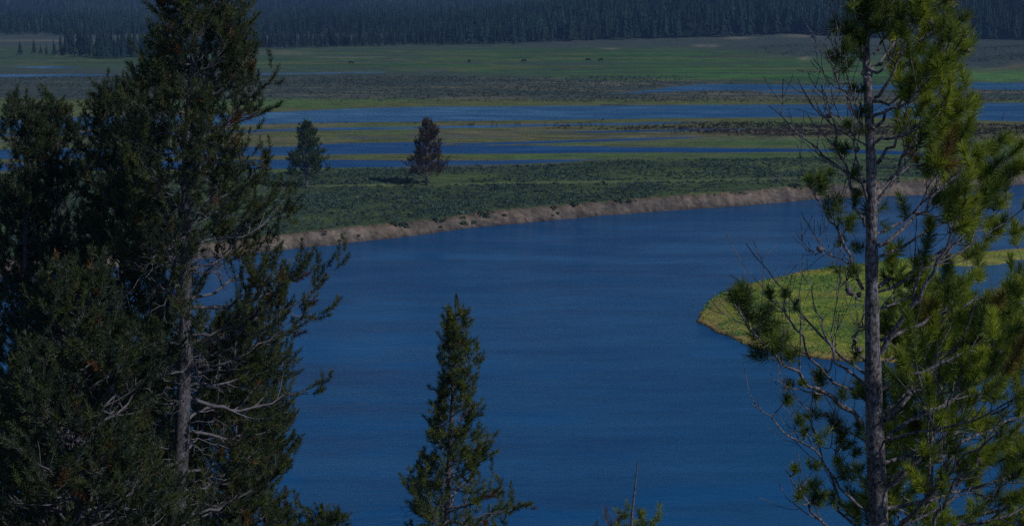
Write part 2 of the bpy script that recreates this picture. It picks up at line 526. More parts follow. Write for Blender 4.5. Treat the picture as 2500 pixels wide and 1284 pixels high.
def build_ground():
    th = np.concatenate([np.linspace(-180, -26, 60)[:-1], np.linspace(-26, 26, 780), np.linspace(26, 180, 60)[1:]])
    inv = np.linspace(1 / 96.0, 1 / 1120.0, 760)
    rad = np.concatenate([[0.4, 1, 2, 4], np.linspace(7, 92, 40), 1 / inv, np.geomspace(1135, 4200, 110)])
    T, Rr = np.meshgrid(R_(1) * th, rad)
    # polar sheet round the foot of the viewpoint, world coordinates
    X = Rr * np.sin(T); Y = Rr * np.cos(T)
    z, dN, dP, dQ, dB, dC, w, w2, ws = height(X, Y, True)
    px, py = proj(X, Y, z)
    front = Y > 60
    n1 = fbm(X / 60, Y / 22, 5, 11); n2 = fbm(X / 25, Y / 6, 4, 12); n3 = fbm(X / 5, Y / 3, 3, 13); n4 = fbm(X / 120, Y / 30, 3, 14)
    lush = np.array([0.07, 0.155, 0.04]); sage = np.array([0.072, 0.098, 0.082]); tan = np.array([0.21, 0.19, 0.105])
    olive = np.array([0.14, 0.165, 0.055]); dirt = np.array([0.21, 0.172, 0.145]); mud = np.array([0.15, 0.15, 0.15]); brown = np.array([0.07, 0.05, 0.035])
    C = np.broadcast_to(sage, X.shape + (3,)).copy()

    def mix(c, m):
        nonlocal C
        m = np.clip(m, 0, 1)[..., None]
        C = C * (1 - m) + c * m
    pyw = py + 6 * n1 + 3 * n2
    # lush meadow in the distance, strongest right of centre
    mw = sstep(pyw, 112, 128) * (1 - sstep(pyw, np.interp(px, [0, 1000, 1500, 1800, 2500], [158, 170, 182, 198, 203]), np.interp(px, [0, 1000, 1500, 1800, 2500], [176, 186, 198, 208, 213])))
    mix(lush, mw * np.interp(px, [0, 600, 1200, 1600], [0.35, 0.5, 0.85, 1.0]))
    mix(np.array([0.08, 0.215, 0.04]), sstep(pyw, 150, 175) * (1 - sstep(pyw, 190, 203)) * sstep(px, 1250, 1750) * 0.8)
    mix(olive, mw * sstep(n1 + 0.3 * n2, 0.05, 0.35) * 0.8)
    ms = fbm(X / 110, Y / 12, 4, 18)
    mix(sage * 0.9, mw * sstep(ms, 0.05, 0.3) * 0.75)
    mix(np.array([0.04, 0.085, 0.035]), mw * sstep(-ms, 0.1, 0.35) * 0.6)
    # knolls of sage
    kn = np.exp(-((px - 2020) / 190) ** 2 - ((py - 122) / 17) ** 2) + (px > 2250) * sstep(-pyw, -185, -150) * sstep(pyw, 90, 97) * 1.0
    mix(sage * 0.95, kn * 1.3)
    tr = np.abs(py - np.interp(px, [2300, 2400, 2500, 2700], [186, 176, 158, 140]))
    mix(tan * 0.8, (px > 2300) * np.exp(-(tr / 6) ** 2) * 0.7)
    mix(lush * 1.5, (px > 2340) * sstep(py, 165, 185) * (1 - sstep(py, 197, 203)))
    # pale bare patches
    for cx, cy, sx, sy, a in ((1958, 88, 38, 2.4, 1.3), (1800, 93, 35, 1.8, 0.9), (1965, 143, 16, 3, 0.9), (1740, 112, 14, 3.5, 0.6), (1710, 112, 18, 3, 0.7), (1490, 120, 20, 2.5, 0.6), (1490, 205, 60, 4, 0.9),
                              (1350, 200, 60, 1.6, 0.5), (1120, 213, 60, 1.6, 0.6), (780, 232, 110, 1.6, 0.5), (690, 130, 60, 4, 0.45), (850, 140, 90, 2, 0.4), (1150, 240, 120, 5, 0.5), (2450, 226, 150, 2, 0.6), (1800, 229, 150, 3, 0.7), (100, 100, 130, 2.5, 0.5)):
        mix(np.array([0.27, 0.235, 0.17]), a * np.exp(-((px - cx) / sx) ** 2 - ((py + 2 * n2 - cy) / sy) ** 2) * 1.2)
    zone = sstep(pyw, 185, 195) * (1 - sstep(py, 244, 250))
    mix(tan * 0.85, zone * sstep(fbm(X / 60, Y / 5, 4, 17) + 0.3 * n3, 0.1, 0.35) * 0.75)
    mix(sage * 0.7, zone * sstep(-n2 + 0.3 * n3, 0.1, 0.5) * 0.6)
    flats = (py > 240) & (dB < 0)
    fl = sstep(py, 238, 248) * (dN > 3)
    mix(olive, fl)
    mix(tan * 1.0, fl * sstep(py, 296, 306) * (1 - sstep(py, 372, 392)) * sstep(n2 + 0.5 * n1, -0.3, 0.2) * 0.9)
    n5 = fbm(X / 45, Y / 2.6, 4, 15); n6 = fbm(X / 9, Y / 1.8, 3, 16)
    mix(mud * np.array([0.75, 0.85, 1.05]), fl * sstep(py, 300, 312) * sstep(n5 + 0.3 * n6, 0.16, 0.34) * np.interp(px, [700, 1500, 2000], [0.9, 0.8, 0.25]))
    mix(olive * 0.6, fl * sstep(-n5 + 0.5 * n6, 0.2, 0.5) * 0.7)
    mix(lush * 1.25, fl * sstep(n1 + 0.5 * n2, 0.02, 0.4) * 0.7)
    mix(lush * 1.1, fl * sstep(px, 1250, 1900) * sstep(pyw, 335, 350) * 0.6)
    br = fl * np.exp(-((py - np.interp(px, [1400, 1900, 2500], [312, 319, 322])) / 17) ** 2) * sstep(px, 1450, 1900)
    mix(brown, br * sstep(n3 + 0.4 * n2, -0.05, 0.35) * 0.9)
    # wet margins by the channels
    mix(mud * np.array([0.8, 0.85, 1.0]), fl * sstep(dC, -3.0, -0.4) * 0.8)
    mix(mud * np.array([0.6, 0.7, 1.0]), (dC > -0.3) & (dN > 3))
    # bench under the sagebrush
    inb = sstep(dB, -3, 1)
    mix(np.array([0.07, 0.105, 0.05]), inb)
    mix(np.array([0.10, 0.145, 0.055]), inb * sstep(n1 + 0.5 * n2, -0.05, 0.3))
    pth = np.interp(px, [500, 1000, 1300, 1700, 2000], [456, 452, 447, 441, 434])
    mix(np.array([0.16, 0.2, 0.09]), inb * np.exp(-((py - pth) / 2.2) ** 2) * 0.9)
    # eroded bank
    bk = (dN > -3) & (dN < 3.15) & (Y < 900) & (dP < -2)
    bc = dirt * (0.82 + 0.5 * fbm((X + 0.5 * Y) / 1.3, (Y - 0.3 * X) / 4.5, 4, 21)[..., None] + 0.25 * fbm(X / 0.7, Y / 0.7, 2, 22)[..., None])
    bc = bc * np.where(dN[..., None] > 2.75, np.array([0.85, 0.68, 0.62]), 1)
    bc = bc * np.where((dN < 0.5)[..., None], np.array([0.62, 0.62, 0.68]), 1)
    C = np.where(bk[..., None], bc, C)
    # grassy point in the river
    ip = (dP > -3) & (dN < 0)
    gC = np.broadcast_to(np.array([0.26, 0.34, 0.035]), C.shape).copy()
    g1 = sstep(fbm(X / 10, Y / 7, 4, 31), -0.1, 0.3)[..., None]
    gC = gC * (1 - g1) + np.array([0.32, 0.32, 0.07]) * g1
    g2 = (sstep(fbm(X / 3.0, Y / 2.2, 3, 32), 0.1, 0.45) * np.clip(dP / 14, 0, 1))[..., None]
    gC = gC * (1 - g2) + np.array([0.09, 0.2, 0.05]) * g2
    g3 = (1 - sstep(dP, 0.3, 3.5) * 0.85)[..., None]
    gC = gC * (1 - g3) + np.array([0.36, 0.26, 0.1]) * g3
    gC = np.where((dP < 0.2)[..., None], np.array([0.06, 0.05, 0.04]), gC)
    C = np.where(ip[..., None], gC, C)
    # forest floor far away and bluff slope nearby
    far = sstep(Y, 1100, 1160)
    mix(np.array([0.04, 0.055, 0.035]), far )
    mix(np.array([0.14, 0.12, 0.08]) , (Y < 72) * 1.0)
    mix(np.array([0.07, 0.10, 0.035]), (Y < 72) * sstep(fbm(X / 3, Y / 3, 4, 41), -0.1, 0.3))
    nr, nc = X.shape
    V = np.stack([X, Y, z], -1).reshape(-1, 3)
    i = np.arange(nr - 1)[:, None] * nc; j = np.arange(nc - 1)[None]
    q = np.stack([i + j, i + j + 1, i + nc + j + 1, i + nc + j], -1).reshape(-1, 4)[:, ::-1]
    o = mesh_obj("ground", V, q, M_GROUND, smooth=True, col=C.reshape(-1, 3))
    tag(o, "green valley floor with meadow, sage flats, mud bars and eroded river bank", "ground", kind="structure")


build_ground()

wx = np.array([[-2500, 58, 0], [2500, 58, 0], [2500, 1150, 0], [-2500, 1150, 0]], float)
tag(mesh_obj("water", wx, np.array([[0, 1, 2, 3]]), M_WATER), "deep blue river with its bend and side channels", "water", kind="structure")


# ------------------------------------------------------------------ foliage machinery
def resample(pts, n):
    pts = np.asarray(pts, float)
    d = np.concatenate([[0], np.cumsum(np.linalg.norm(np.diff(pts, axis=0), axis=1))])
    t = np.linspace(0, d[-1], n)
    # smooth (Catmull-like) by cubic of dense linear then light filter
    dense = np.stack([np.interp(np.linspace(0, d[-1], n * 4), d, pts[:, k]) for k in range(3)], -1)
    for _ in range(n // 2):
        dense[1:-1] = (dense[:-2] + 2 * dense[1:-1] + dense[2:]) / 4
    tt = np.linspace(0, d[-1], n * 4)
    return np.stack([np.interp(t, tt, dense[:, k]) for k in range(3)], -1)


def sample_path(Pp, t):
    """Pp (B,n,3), t (B,m) in 0..1 -> pos, tangent"""
    B, n, _ = Pp.shape
    f = np.clip(t, 0, 0.9999) * (n - 1)
    i = f.astype(int); fr = (f - i)[..., None]
    b = np.arange(B)[:, None]
    a0, a1 = Pp[b, i], Pp[b, i + 1]
    return a0 * (1 - fr) + a1 * fr, nrm(a1 - a0)


def spawn(rg, Pp, Rp, m, t0, t1, ang, length, n, up=0.5, jit=0.12, flat=0.5, lenvar=0.4, keep=1.0, taper=0.75):
    """children along each parent path; length = function of (t, parent length) -> metres"""
    B = Pp.shape[0]
    t = t0 + (t1 - t0) * (np.arange(m)[None] + rg.random((B, m))) / m
    pos, tan = sample_path(Pp, t)
    L = np.linalg.norm(np.diff(Pp, axis=1), axis=2).sum(1)[:, None]
    side = nrm(rg.normal(size=(B, m, 3)) * np.array([1, 1, 1 - flat]))
    side = nrm(side - (side * tan).sum(-1, keepdims=True) * tan)
    a = ang + rg.normal(size=(B, m, 1)) * 0.22
    d = nrm(tan * np.cos(a) + side * np.sin(a))
    ln = length(t, L) * (1 - lenvar + 2 * lenvar * rg.random((B, m)))
    s = np.linspace(0, 1, n)
    ln3 = ln[..., None, None]
    C = pos[:, :, None] + d[:, :, None] * ln3 * s[None, None, :, None]
    C = C + np.array([0, 0, 1.0]) * ln3 * up * (s ** 2)[None, None, :, None]
    wob = rg.normal(size=(B, m, n, 3)) * jit * ln3 * 0.5
    wob[:, :, 0] = 0
    C = C + np.cumsum(wob, 2) * 0.4
    C = C.reshape(B * m, n, 3)
    fi = np.clip(t, 0, 0.999) * (Pp.shape[1] - 1); i0 = fi.astype(int)
    rp = Rp[np.arange(B)[:, None], i0].reshape(-1) * 0.62
    Rc = rp[:, None] * (1 - s * taper)[None]
    if keep < 1:
        k = rg.random(B * m) < keep
        C, Rc = C[k], Rc[k]
    return C, Rc


def needles(g, rg, base, axis, count, slen, nl, w, spread, colr, tipcol=None):
    """bottle-brush shoots: thin needles all round each shoot axis"""
    Nn = len(base)
    if Nn == 0: return
    u = rg.random((Nn, count)) ** 0.8
    axis = nrm(axis)
    b = base[:, None] + axis[:, None] * (u * slen)[..., None]
    rad = rg.normal(size=(Nn, count, 3))
    rad = nrm(rad - (rad * axis[:, None]).sum(-1, keepdims=True) * axis[:, None])
    sa = spread * (0.75 + 0.5 * rg.random((Nn, count, 1))) * (1.15 - 0.65 * u[..., None])
    d = nrm(axis[:, None] * np.cos(sa) + rad * np.sin(sa) + np.array([0, 0, 0.12]))
    ln = nl * (0.7 + 0.5 * rg.random((Nn, count, 1)))
    sd = nrm(np.cross(d, rg.normal(size=(Nn, count, 3))))
    v0 = b - sd * w / 2; v1 = b + sd * w / 2; v2 = b + d * ln + sd * w * 0.25; v3 = b + d * ln - sd * w * 0.25
    V = np.stack([v0, v1, v2, v3], 2).reshape(-1, 3)
    Q = np.arange(len(V)).reshape(-1, 4)
    cc = np.repeat(colr, count * 4, 0) * (0.8 + 0.4 * np.repeat(rg.random((Nn * count, 1)), 4, 0))
    g.add(V, Q=Q, C=cc)


def fingers(g, rg, Pc, t0, per_m, nl, w, colr, spread=1.1, minn=10):
    """dense needle sleeves that follow the outer part of each twig"""
    if len(Pc) == 0: return
    Ls = np.linalg.norm(np.diff(Pc, axis=1), axis=2).sum(1) * (1 - t0)
    cnt = np.maximum((Ls * per_m).astype(int), minn)
    idx = np.repeat(np.arange(len(Pc)), cnt)
    u = rg.random(len(idx)) ** 0.85
    t = t0 + (1 - t0) * u
    n = Pc.shape[1]
    f = np.clip(t, 0, 0.9999) * (n - 1); i = f.astype(int); fr = (f - i)[:, None]
    a0, a1 = Pc[idx, i], Pc[idx, i + 1]
    b = a0 * (1 - fr) + a1 * fr
    axis = nrm(a1 - a0)
    rad = rg.normal(size=(len(idx), 3))
    rad = nrm(rad - (rad * axis).sum(-1, keepdims=True) * axis)
    sa = (spread * (0.8 + 0.35 * rg.random(len(idx))) * (1.0 - 0.75 * u ** 6))[:, None]
    d = nrm(axis * np.cos(sa) + rad * np.sin(sa) + np.array([0, 0, 0.1]))
    ln = nl * (0.75 + 0.4 * rg.random((len(idx), 1)))
    sd = nrm(np.cross(d, rg.normal(size=d.shape)))
    V = np.stack([b - sd * w / 2, b + sd * w / 2, b + d * ln + sd * w * 0.22, b + d * ln - sd * w * 0.22], 1).reshape(-1, 3)
    cc = np.repeat(colr[idx] * (0.75 + 0.5 * rg.random((len(idx), 1))), 4, 0)
    g.add(V, Q=np.arange(len(V)).reshape(-1, 4), C=cc)


def shoot_colors(rg, n, dark, light, dead=0.02, bias=1.0, deadcol=(0.16, 0.07, 0.025)):
    k = rg.random((n, 1)) ** bias
    c = np.asarray(dark) * (1 - k) + np.asarray(light) * k
    m = rg.random(n) < dead
    c[m] = np.array(deadcol) * (0.6 + 0.8 * rg.random((m.sum(), 1)))
    return c


def brush(g, rg, Pc, spec, colr, per=1, t0=0.45):
    """put shoots along and at the tip of each twig path"""
    tip = Pc[:, -1]; ax = nrm(Pc[:, -1] - Pc[:, -2])
    ax = nrm(ax + np.array([0, 0, 0.25]))
    needles(g, rg, tip - ax * spec['slen'] * 0.35, ax, spec['n'], spec['slen'], spec['nl'], spec['w'], spec['spread'], colr)
    if per > 1:
        t = t0 + (1 - t0) * rg.random((len(Pc), per - 1)) * 0.85
        pos, tan = sample_path(Pc, t)
        d = nrm(tan + rg.normal(size=tan.shape) * 0.45 + np.array([0, 0, 0.2]))
        needles(g, rg, pos.reshape(-1, 3), d.reshape(-1, 3), spec['n'], spec['slen'], spec['nl'], spec['w'], spec['spread'], np.repeat(colr, per - 1, 0))


def pine(label, trunk_px, D, prof, spec, seed, dark, light, nb=70, r_base=0.12, r_top=0.01, cat="pine tree", group=None, dens=1.0, sub=(8, 4), per=2,
         bark=None, dead=0.02, bare=0.0, deadbranches=0, bias=1.2, elev=(0.9, -0.15), name="pine_tree", inner=0.3, deadcol=(0.16, 0.07, 0.025), base_z=None, upturn=0.35, low=1.5,
         extra=None, k1=6, width=1.0, clear=None, l2=0.42, l3=0.35, topcut=None, leader=True, wild=None):
    """a pine from its trunk line, its crown outline left and right, and its distance"""
    rg = np.random.default_rng(seed)
    tp = np.array([at_depth(x, y, D) for x, y in trunk_px])
    if base_z is None:
        base_z = float(height(np.array([tp[-1, 0]]), np.array([D]))[0])
    foot = tp[-1].copy()
    if foot[2] > base_z + 0.2:
        foot[0] += rg.normal() * 0.1; foot[2] = base_z - 0.15
        tp = np.vstack([tp, foot])
    ztop, zlow = tp[0, 2], at_depth(trunk_px[-1][0], trunk_px[-1][1], D)[2]
    root = thing(name, (tp[-1, 0], D, base_z), label, cat, group)
    org = np.array([tp[-1, 0], D, base_z])
    T = resample(tp, 40)[None]
    hh = (T[0, :, 2] - T[0, -1, 2]) / (ztop - T[0, -1, 2])
    rt = r_top + (r_base - r_top) * (1 - hh) ** 0.8
    trunk = Geo()
    V, q = tubes(T, rt[None], 14 if D < 40 else 7)
    trunk.add(V, Q=q)
    # crown outline in metres
    pr = np.array(prof, float)
    zc = at_depth(1250, pr[:, 0], D)[:, 2]
    o = np.argsort(zc)
    pxm = F / (D / cp)
    trx = lambda z: np.interp(z, T[0, ::-1, 2], T[0, ::-1, 0])
    xl = at_depth(pr[:, 1], pr[:, 0], D)[:, 0]; xr = at_depth(pr[:, 2], pr[:, 0], D)[:, 0]
    Lf = np.maximum(trx(zc) - xl, 0.02)[o]; Rf = np.maximum(xr - trx(zc), 0.02)[o]; zc = zc[o]
    zmin = max(zlow - low, base_z + 1.0)
    z = zmin + (ztop - zmin) * (1 - (1 - (np.arange(nb) + rg.random(nb)) / nb) ** 1.0)
    if topcut is not None:
        zc1 = at_depth(1250, topcut, D)[2]
        z = zmin + (z - zmin) * (zc1 - zmin) / (ztop - zmin)
    az = np.cumsum(np.full(nb, 2.39996)) + rg.normal(size=nb) * 0.4
    c = np.cos(az)
    eR, eL = np.interp(z, zc, Rf), np.interp(z, zc, Lf)
    ext = np.where(c > 0, eR * c ** 2 + 0.5 * (eR + eL) * (1 - c ** 2), eL * c ** 2 + 0.5 * (eR + eL) * (1 - c ** 2))
    ext = ext * ((0.62 + 0.42 * rg.random(nb)) if wild is None else (wild + (1.08 - wild) * rg.random(nb))) * width
    hrel = (z - zmin) / (ztop - zmin)
    a = elev[1] + (elev[0] - elev[1]) * hrel ** 1.5 + rg.normal(size=nb) * 0.12
    n = 12
    s = np.linspace(0, 1, n)
    d = np.stack([np.cos(az), np.sin(az), np.zeros(nb)], -1)
    z0 = z - ext * (a + upturn) * 0.5
    base = np.stack([trx(z0), np.interp(z0, T[0, ::-1, 2], T[0, ::-1, 1]), z0], -1)
    Lp = base[:, None] + d[:, None] * (ext[:, None] * s)[..., None]
    Lp[..., 2] += ext[:, None] * (a[:, None] * s + upturn * s ** 2)
    wob = rg.normal(size=(nb, n, 3)) * 0.045 * ext[:, None, None]
    wob[:, 0] = 0
    Lp = Lp + np.cumsum(wob, 1) * 0.6
    rr = np.interp(z0, T[0, ::-1, 2], rt[::-1])
    r0 = np.minimum(rr * 0.55, 0.006 + 0.016 * ext)
    Rp = r0[:, None] * (1 - 0.85 * s)[None]
    if clear is not None:
        cy0, cy1 = at_depth(1250, clear[0], D)[2], at_depth(1250, clear[1], D)[2]
        kk_ = ~((z < cy0) & (z > cy1) & (np.sin(az) < -0.25)) | (rg.random(nb) < 0.12)
        Lp, Rp = Lp[kk_], Rp[kk_]
    if extra is not None:
        ep, er = extra
        Lp = np.vstack([Lp, ep]); Rp = np.vstack([Rp, er])
    brn = Geo()
    V, q = tubes(Lp, Rp, k1)
    brn.add(V, Q=q)
    L2, R2 = spawn(rg, Lp, Rp, sub[0], inner, 1.0, 0.85, lambda t, L: L * l2 * (1.15 - t) + spec['slen'] * 0.9, 6, up=0.45, jit=0.10, flat=0.55)
    V, q = tubes(L2, np.maximum(R2, spec.get('rmin', 0.003)), 4)
    brn.add(V, Q=q)
    L3, R3 = spawn(rg, L2, R2, sub[1], 0.25, 1.0, 0.8, lambda t, L: L * l3 + spec['slen'] * 0.5, 4, up=0.4, jit=0.12, flat=0.2, keep=dens)
    V, q = tubes(L3, np.maximum(R3, spec.get('rmin', 0.003) * 0.8), 3)
    brn.add(V, Q=q)
    fol = Geo()
    keepm = rg.random(len(L2)) > bare
    c2 = shoot_colors(rg, len(L2), dark, light, dead, bias, deadcol)
    fingers(fol, rg, L2[keepm], spec.get('t2', 0.4), spec['pm'], spec['nl'], spec['w'], c2[keepm])
    keepm = rg.random(len(L3)) > bare
    c3 = shoot_colors(rg, len(L3), dark, light, dead, bias, deadcol)
    fingers(fol, rg, L3[keepm], spec.get('t3', 0.15), spec['pm'], spec['nl'], spec['w'], c3[keepm])
    c1 = shoot_colors(rg, len(Lp), dark, light, dead, bias, deadcol)
    fingers(fol, rg, Lp, 0.8, spec['pm'], spec['nl'], spec['w'], c1)
    # leader
    tl = np.stack([T[0, 1], T[0, 0]])[None]
    if leader: needles(fol, rg, tl[:, 0].repeat(3, 0), (tl[:, 1] - tl[:, 0]).repeat(3, 0), spec['n'] * 2, float(np.linalg.norm(tl[0, 1] - tl[0, 0])), spec['nl'], spec['w'], 0.8, shoot_colors(rg, 3, dark, light, 0))
    if deadbranches:
        m = deadbranches
        zz = zmin + (ztop - zmin) * 0.92 * rg.random(m)
        azd = rg.random(m) * 2 * np.pi
        e = (0.25 + 0.45 * rg.random(m)) * np.interp(zz, zc, 0.5 * (Lf + Rf))
        n = 10; s = np.linspace(0, 1, n)
        dd = np.stack([np.cos(azd), np.sin(azd), np.zeros(m)], -1)
        bs = np.stack([trx(zz), np.interp(zz, T[0, ::-1, 2], T[0, ::-1, 1]), zz], -1)
        DP = bs[:, None] + dd[:, None] * (e[:, None] * s)[..., None]
        DP[..., 2] += e[:, None] * (rg.normal(size=(m, 1)) * 0.3 * s - 0.25 * s ** 2)
        wb = rg.normal(size=(m, n, 3)) * 0.07 * e[:, None, None]; wb[:, 0] = 0
        DP += np.cumsum(wb, 1) * 0.7
        DR = (0.007 + 0.008 * e)[:, None] * (1 - 0.8 * s)[None]
        D2, DR2 = spawn(rg, DP, DR, 5, 0.25, 1, 0.9, lambda t, L: L * 0.4 * (1.2 - t), 6, up=0.0, jit=0.22, flat=0.1)
        D3, DR3 = spawn(rg, D2, DR2, 2, 0.3, 1, 0.9, lambda t, L: L * 0.5, 4, up=0.0, jit=0.22, flat=0.1)
        for a_, b_, k_ in ((DP, DR, 5), (D2, DR2, 4), (D3, DR3, 3)):
            V, q = tubes(a_, np.maximum(b_, spec.get('rmin', 0.003)), k_)
            brn.add(V, Q=q)
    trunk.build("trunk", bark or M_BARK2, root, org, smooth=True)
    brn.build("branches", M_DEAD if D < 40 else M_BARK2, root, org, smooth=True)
    fol.build("crown", M_NEEDLE, root, org)
    return root, org


def limb(pts, D, dz, n=12):
    """explicit limb from photo points, its tip dz metres deeper (+) or nearer (-) than the trunk"""
    k = len(pts)
    return resample(np.array([at_depth(x, y, D + dz * i / (k - 1)) for i, (x, y) in enumerate(pts)]), n)


# needle specs by distance
SP_NEAR = dict(n=120, pm=950, slen=0.13, nl=0.062, w=0.0026, spread=0.95, rmin=0.0022)
SP_MID = dict(n=30, pm=300, slen=0.15, nl=0.075, w=0.011, t2=0.5, t3=0.35, spread=1.0, rmin=0.004)
SP_FAR = dict(n=22, pm=240, slen=0.14, nl=0.10, w=0.014, t2=0.5, t3=0.3, spread=1.05, rmin=0.006)
SP_MEADOW = dict(n=9, pm=40, slen=0.35, nl=0.22, w=0.085, spread=1.1, rmin=0.012)

DK, LT = (0.03, 0.06, 0.02), (0.13, 0.16, 0.03)


# ------------------------------------------------------------------ right-hand pine, close to the camera
def right_pine():
    D = 9.0
    rg = np.random.default_rng(11)
    tr = [(2122, -260), (2118, -120), (2116, 0), (2114, 130), (2120, 250), (2128, 400), (2128, 560), (2128, 700), (2130, 860), (2134, 1000), (2140, 1150), (2146, 1284)]
    tp = np.array([at_depth(x, y, D) for x, y in tr])
    bz = float(height(np.array([tp[-1, 0]]), np.array([D]))[0])
    tp = np.vstack([tp, [tp[-1, 0] + 0.03, D, bz - 0.1]])
    org = np.array([tp[-1, 0], D, bz])
    root = thing("pine_tree", org, "tall sparse pine nearest the camera at right, bare grey limbs on its left", "pine tree")
    T = resample(tp, 70)[None]
    # radius by height: 8 px at the top of the picture, 52 px at its foot
    pxm = F / 9.2
    rt = np.interp(T[0, :, 2], [at_depth(2140, 1284, D)[2] - 3, at_depth(2140, 1284, D)[2], at_depth(2130, 950, D)[2], at_depth(2128, 560, D)[2], at_depth(2116, 130, D)[2], at_depth(2116, 0, D)[2], T[0, 0, 2]],
                   [30 / pxm, 25 / pxm, 21 / pxm, 14.5 / pxm, 8.5 / pxm, 5.5 / pxm, 1.5 / pxm])
    rt = rt * (1 + 0.05 * rg.normal(size=rt.shape))
    bark = Geo()
    V, q = tubes(T, rt[None], 20)
    bark.add(V, Q=q)
    E = [  # points, tip depth, base radius px, foliage 0..1
        ([(2105, 1035), (2050, 985), (1960, 925), (1880, 860), (1830, 800), (1800, 745)], -0.5, 11, .3),
        ([(2114, 977), (2014, 917), (1976, 868), (1944, 800), (1915, 755), (1876, 722)], 0.4, 8, .35),
        ([(2110, 940), (2048, 890), (2014, 822), (2008, 790), (1990, 745), (1982, 695)], 0.1, 7, .05),
        ([(2119, 1245), (2052, 1200), (2014, 1124), (1946, 1068), (1874, 1015), (1844, 988)], -0.3, 7, .25),
        ([(2050, 1330), (2010, 1284), (1976, 1252), (1953, 1200), (1918, 1147)], -0.4, 7, .3),
        ([(2120, 1330), (2085, 1284), (2048, 1248), (2040, 1180), (2014, 1139), (1988, 1060), (1975, 1000)], 0.3, 8, .3),
        ([(2113, 552), (2090, 517), (2080, 480), (2060, 400), (2048, 340), (2032, 300), (2012, 235)], 0.2, 9, .12),
        ([(2117, 493), (2105, 458), (2096, 400), (2085, 350), (2076, 300), (2070, 250)], -0.3, 6, .2),
        ([(2107, 707), (2082, 657), (2067, 587), (2039, 548), (2008, 501), (1981, 470), (1966, 450)], -0.2, 8, .3),
        ([(2082, 653), (2055, 635), (2024, 618), (2010, 600), (1997, 580)], 0.1, 4, .05),
        ([(2040, 628), (2010, 622), (1985, 618), (1966, 602)], 0.1, 3, .0),
        ([(2120, 360), (2071, 316), (2045, 285), (2026, 263), (2006, 231)], 0.1, 4, .0),
        ([(2090, 330), (2055, 322), (2030, 304), (2008, 280), (1994, 259)], 0.2, 3, .0),
        ([(2112, 210), (2106, 150), (2096, 100), (2087, 40), (2082, -20)], -0.1, 6, .25),
        ([(2116, 280), (2090, 250), (2060, 220), (2040, 190), (2026, 150)], -0.2, 5, .3),
        ([(2110, 880), (2085, 850), (2088, 810), (2110, 770)], -0.3, 6, .1),
        ([(2100, 735), (2080, 720), (2060, 700), (2050, 680)], -0.2, 4, .4),
        ([(2120, 1080), (2085, 1060), (2050, 1045), (2020, 1020), (1990, 985)], 0.4, 5, .3),
        ([(2118, 1180), (2080, 1160), (2050, 1130), (2030, 1090)], 0.3, 5, .3),
        # right side
        ([(2152, 863), (2195, 790), (2257, 704), (2304, 626), (2318, 545), (2318, 480)], -0.3, 14, .6),
        ([(2140, 498), (2188, 425), (2229, 344), (2253, 263), (2265, 190)], 0.2, 10, .85),
        ([(2157, 1026), (2202, 981), (2259, 917), (2338, 841), (2400, 760)], 0.3, 12, .8),
        ([(2161, 1075), (2213, 1026), (2290, 990), (2370, 950), (2440, 880)], 0.8, 10, 1),
        ([(2168, 1188), (2236, 1132), (2304, 1026), (2338, 940), (2360, 870)], -0.2, 13, .6),
        ([(2187, 1300), (2240, 1237), (2289, 1184), (2345, 1120), (2447, 1056)], -0.7, 12, .35),
        ([(2260, 1330), (2292, 1248), (2342, 1150), (2400, 1090)], -0.4, 10, .5),
        ([(2132, 134), (2164, 89), (2172, 40), (2176, -30)], 0.1, 6, .7),
        ([(2136, 239), (2180, 182), (2209, 113), (2221, 69), (2226, 0)], -0.2, 8, .95),
        ([(2140, 310), (2200, 240), (2270, 190), (2305, 150), (2318, 118)], 0.3, 7, 1),
        ([(2142, 400), (2200, 340), (2270, 290), (2310, 240), (2330, 205)], -0.2, 8, 1),
        ([(2145, 600), (2220, 540), (2290, 470), (2370, 400), (2415, 350)], 0.2, 10, 1),
        ([(2145, 700), (2230, 660), (2320, 600), (2390, 560), (2428, 540)], 0.6, 9, 1),
        ([(2150, 830), (2250, 790), (2370, 740), (2480, 700), (2540, 640)], 0.7, 9, 1),
        ([(2155, 950), (2260, 900), (2400, 850), (2520, 800), (2580, 740)], -0.2, 10, .9),
        ([(2160, 1130), (2280, 1100), (2420, 1050), (2540, 1000), (2620, 950)], 0.6, 10, 1),
        ([(2165, 1240), (2280, 1220), (2420, 1180), (2540, 1130), (2640, 1080)], 0.2, 10, 1),
        ([(2165, 1320), (2300, 1300), (2440, 1260), (2560, 1220), (2640, 1180)], -0.2, 10, 1),
        ([(2140, 460), (2190, 420), (2250, 400), (2320, 350), (2340, 310)], 0.5, 7, .9),
        ([(2125, 190), (2170, 120), (2220, 60), (2260, 10), (2280, -60)], 0.3, 7, 1),
        ([(2120, 60), (2150, 10), (2190, -40), (2220, -110)], 0, 6, 1),
        ([(2116, 60), (2096, 20), (2080, -20), (2070, -70)], 0.2, 5, .3),
        ([(2118, 330), (2095, 290), (2075, 250), (2062, 200), (2056, 160)], 0.5, 5, .3),
    ]
    Lp, Rp, fo, dk = [], [], [], []
    for pts, dz, r, f_ in E:
        p = limb(pts, D, dz, 14)
        w = rg.normal(size=p.shape) * 0.012; w[0] = 0
        p = p + w
        Lp.append(p); fo.append(f_); Rp.append(np.linspace(r, max(2.2, r * 0.22), 14) / 2 * 1.15 / pxm)
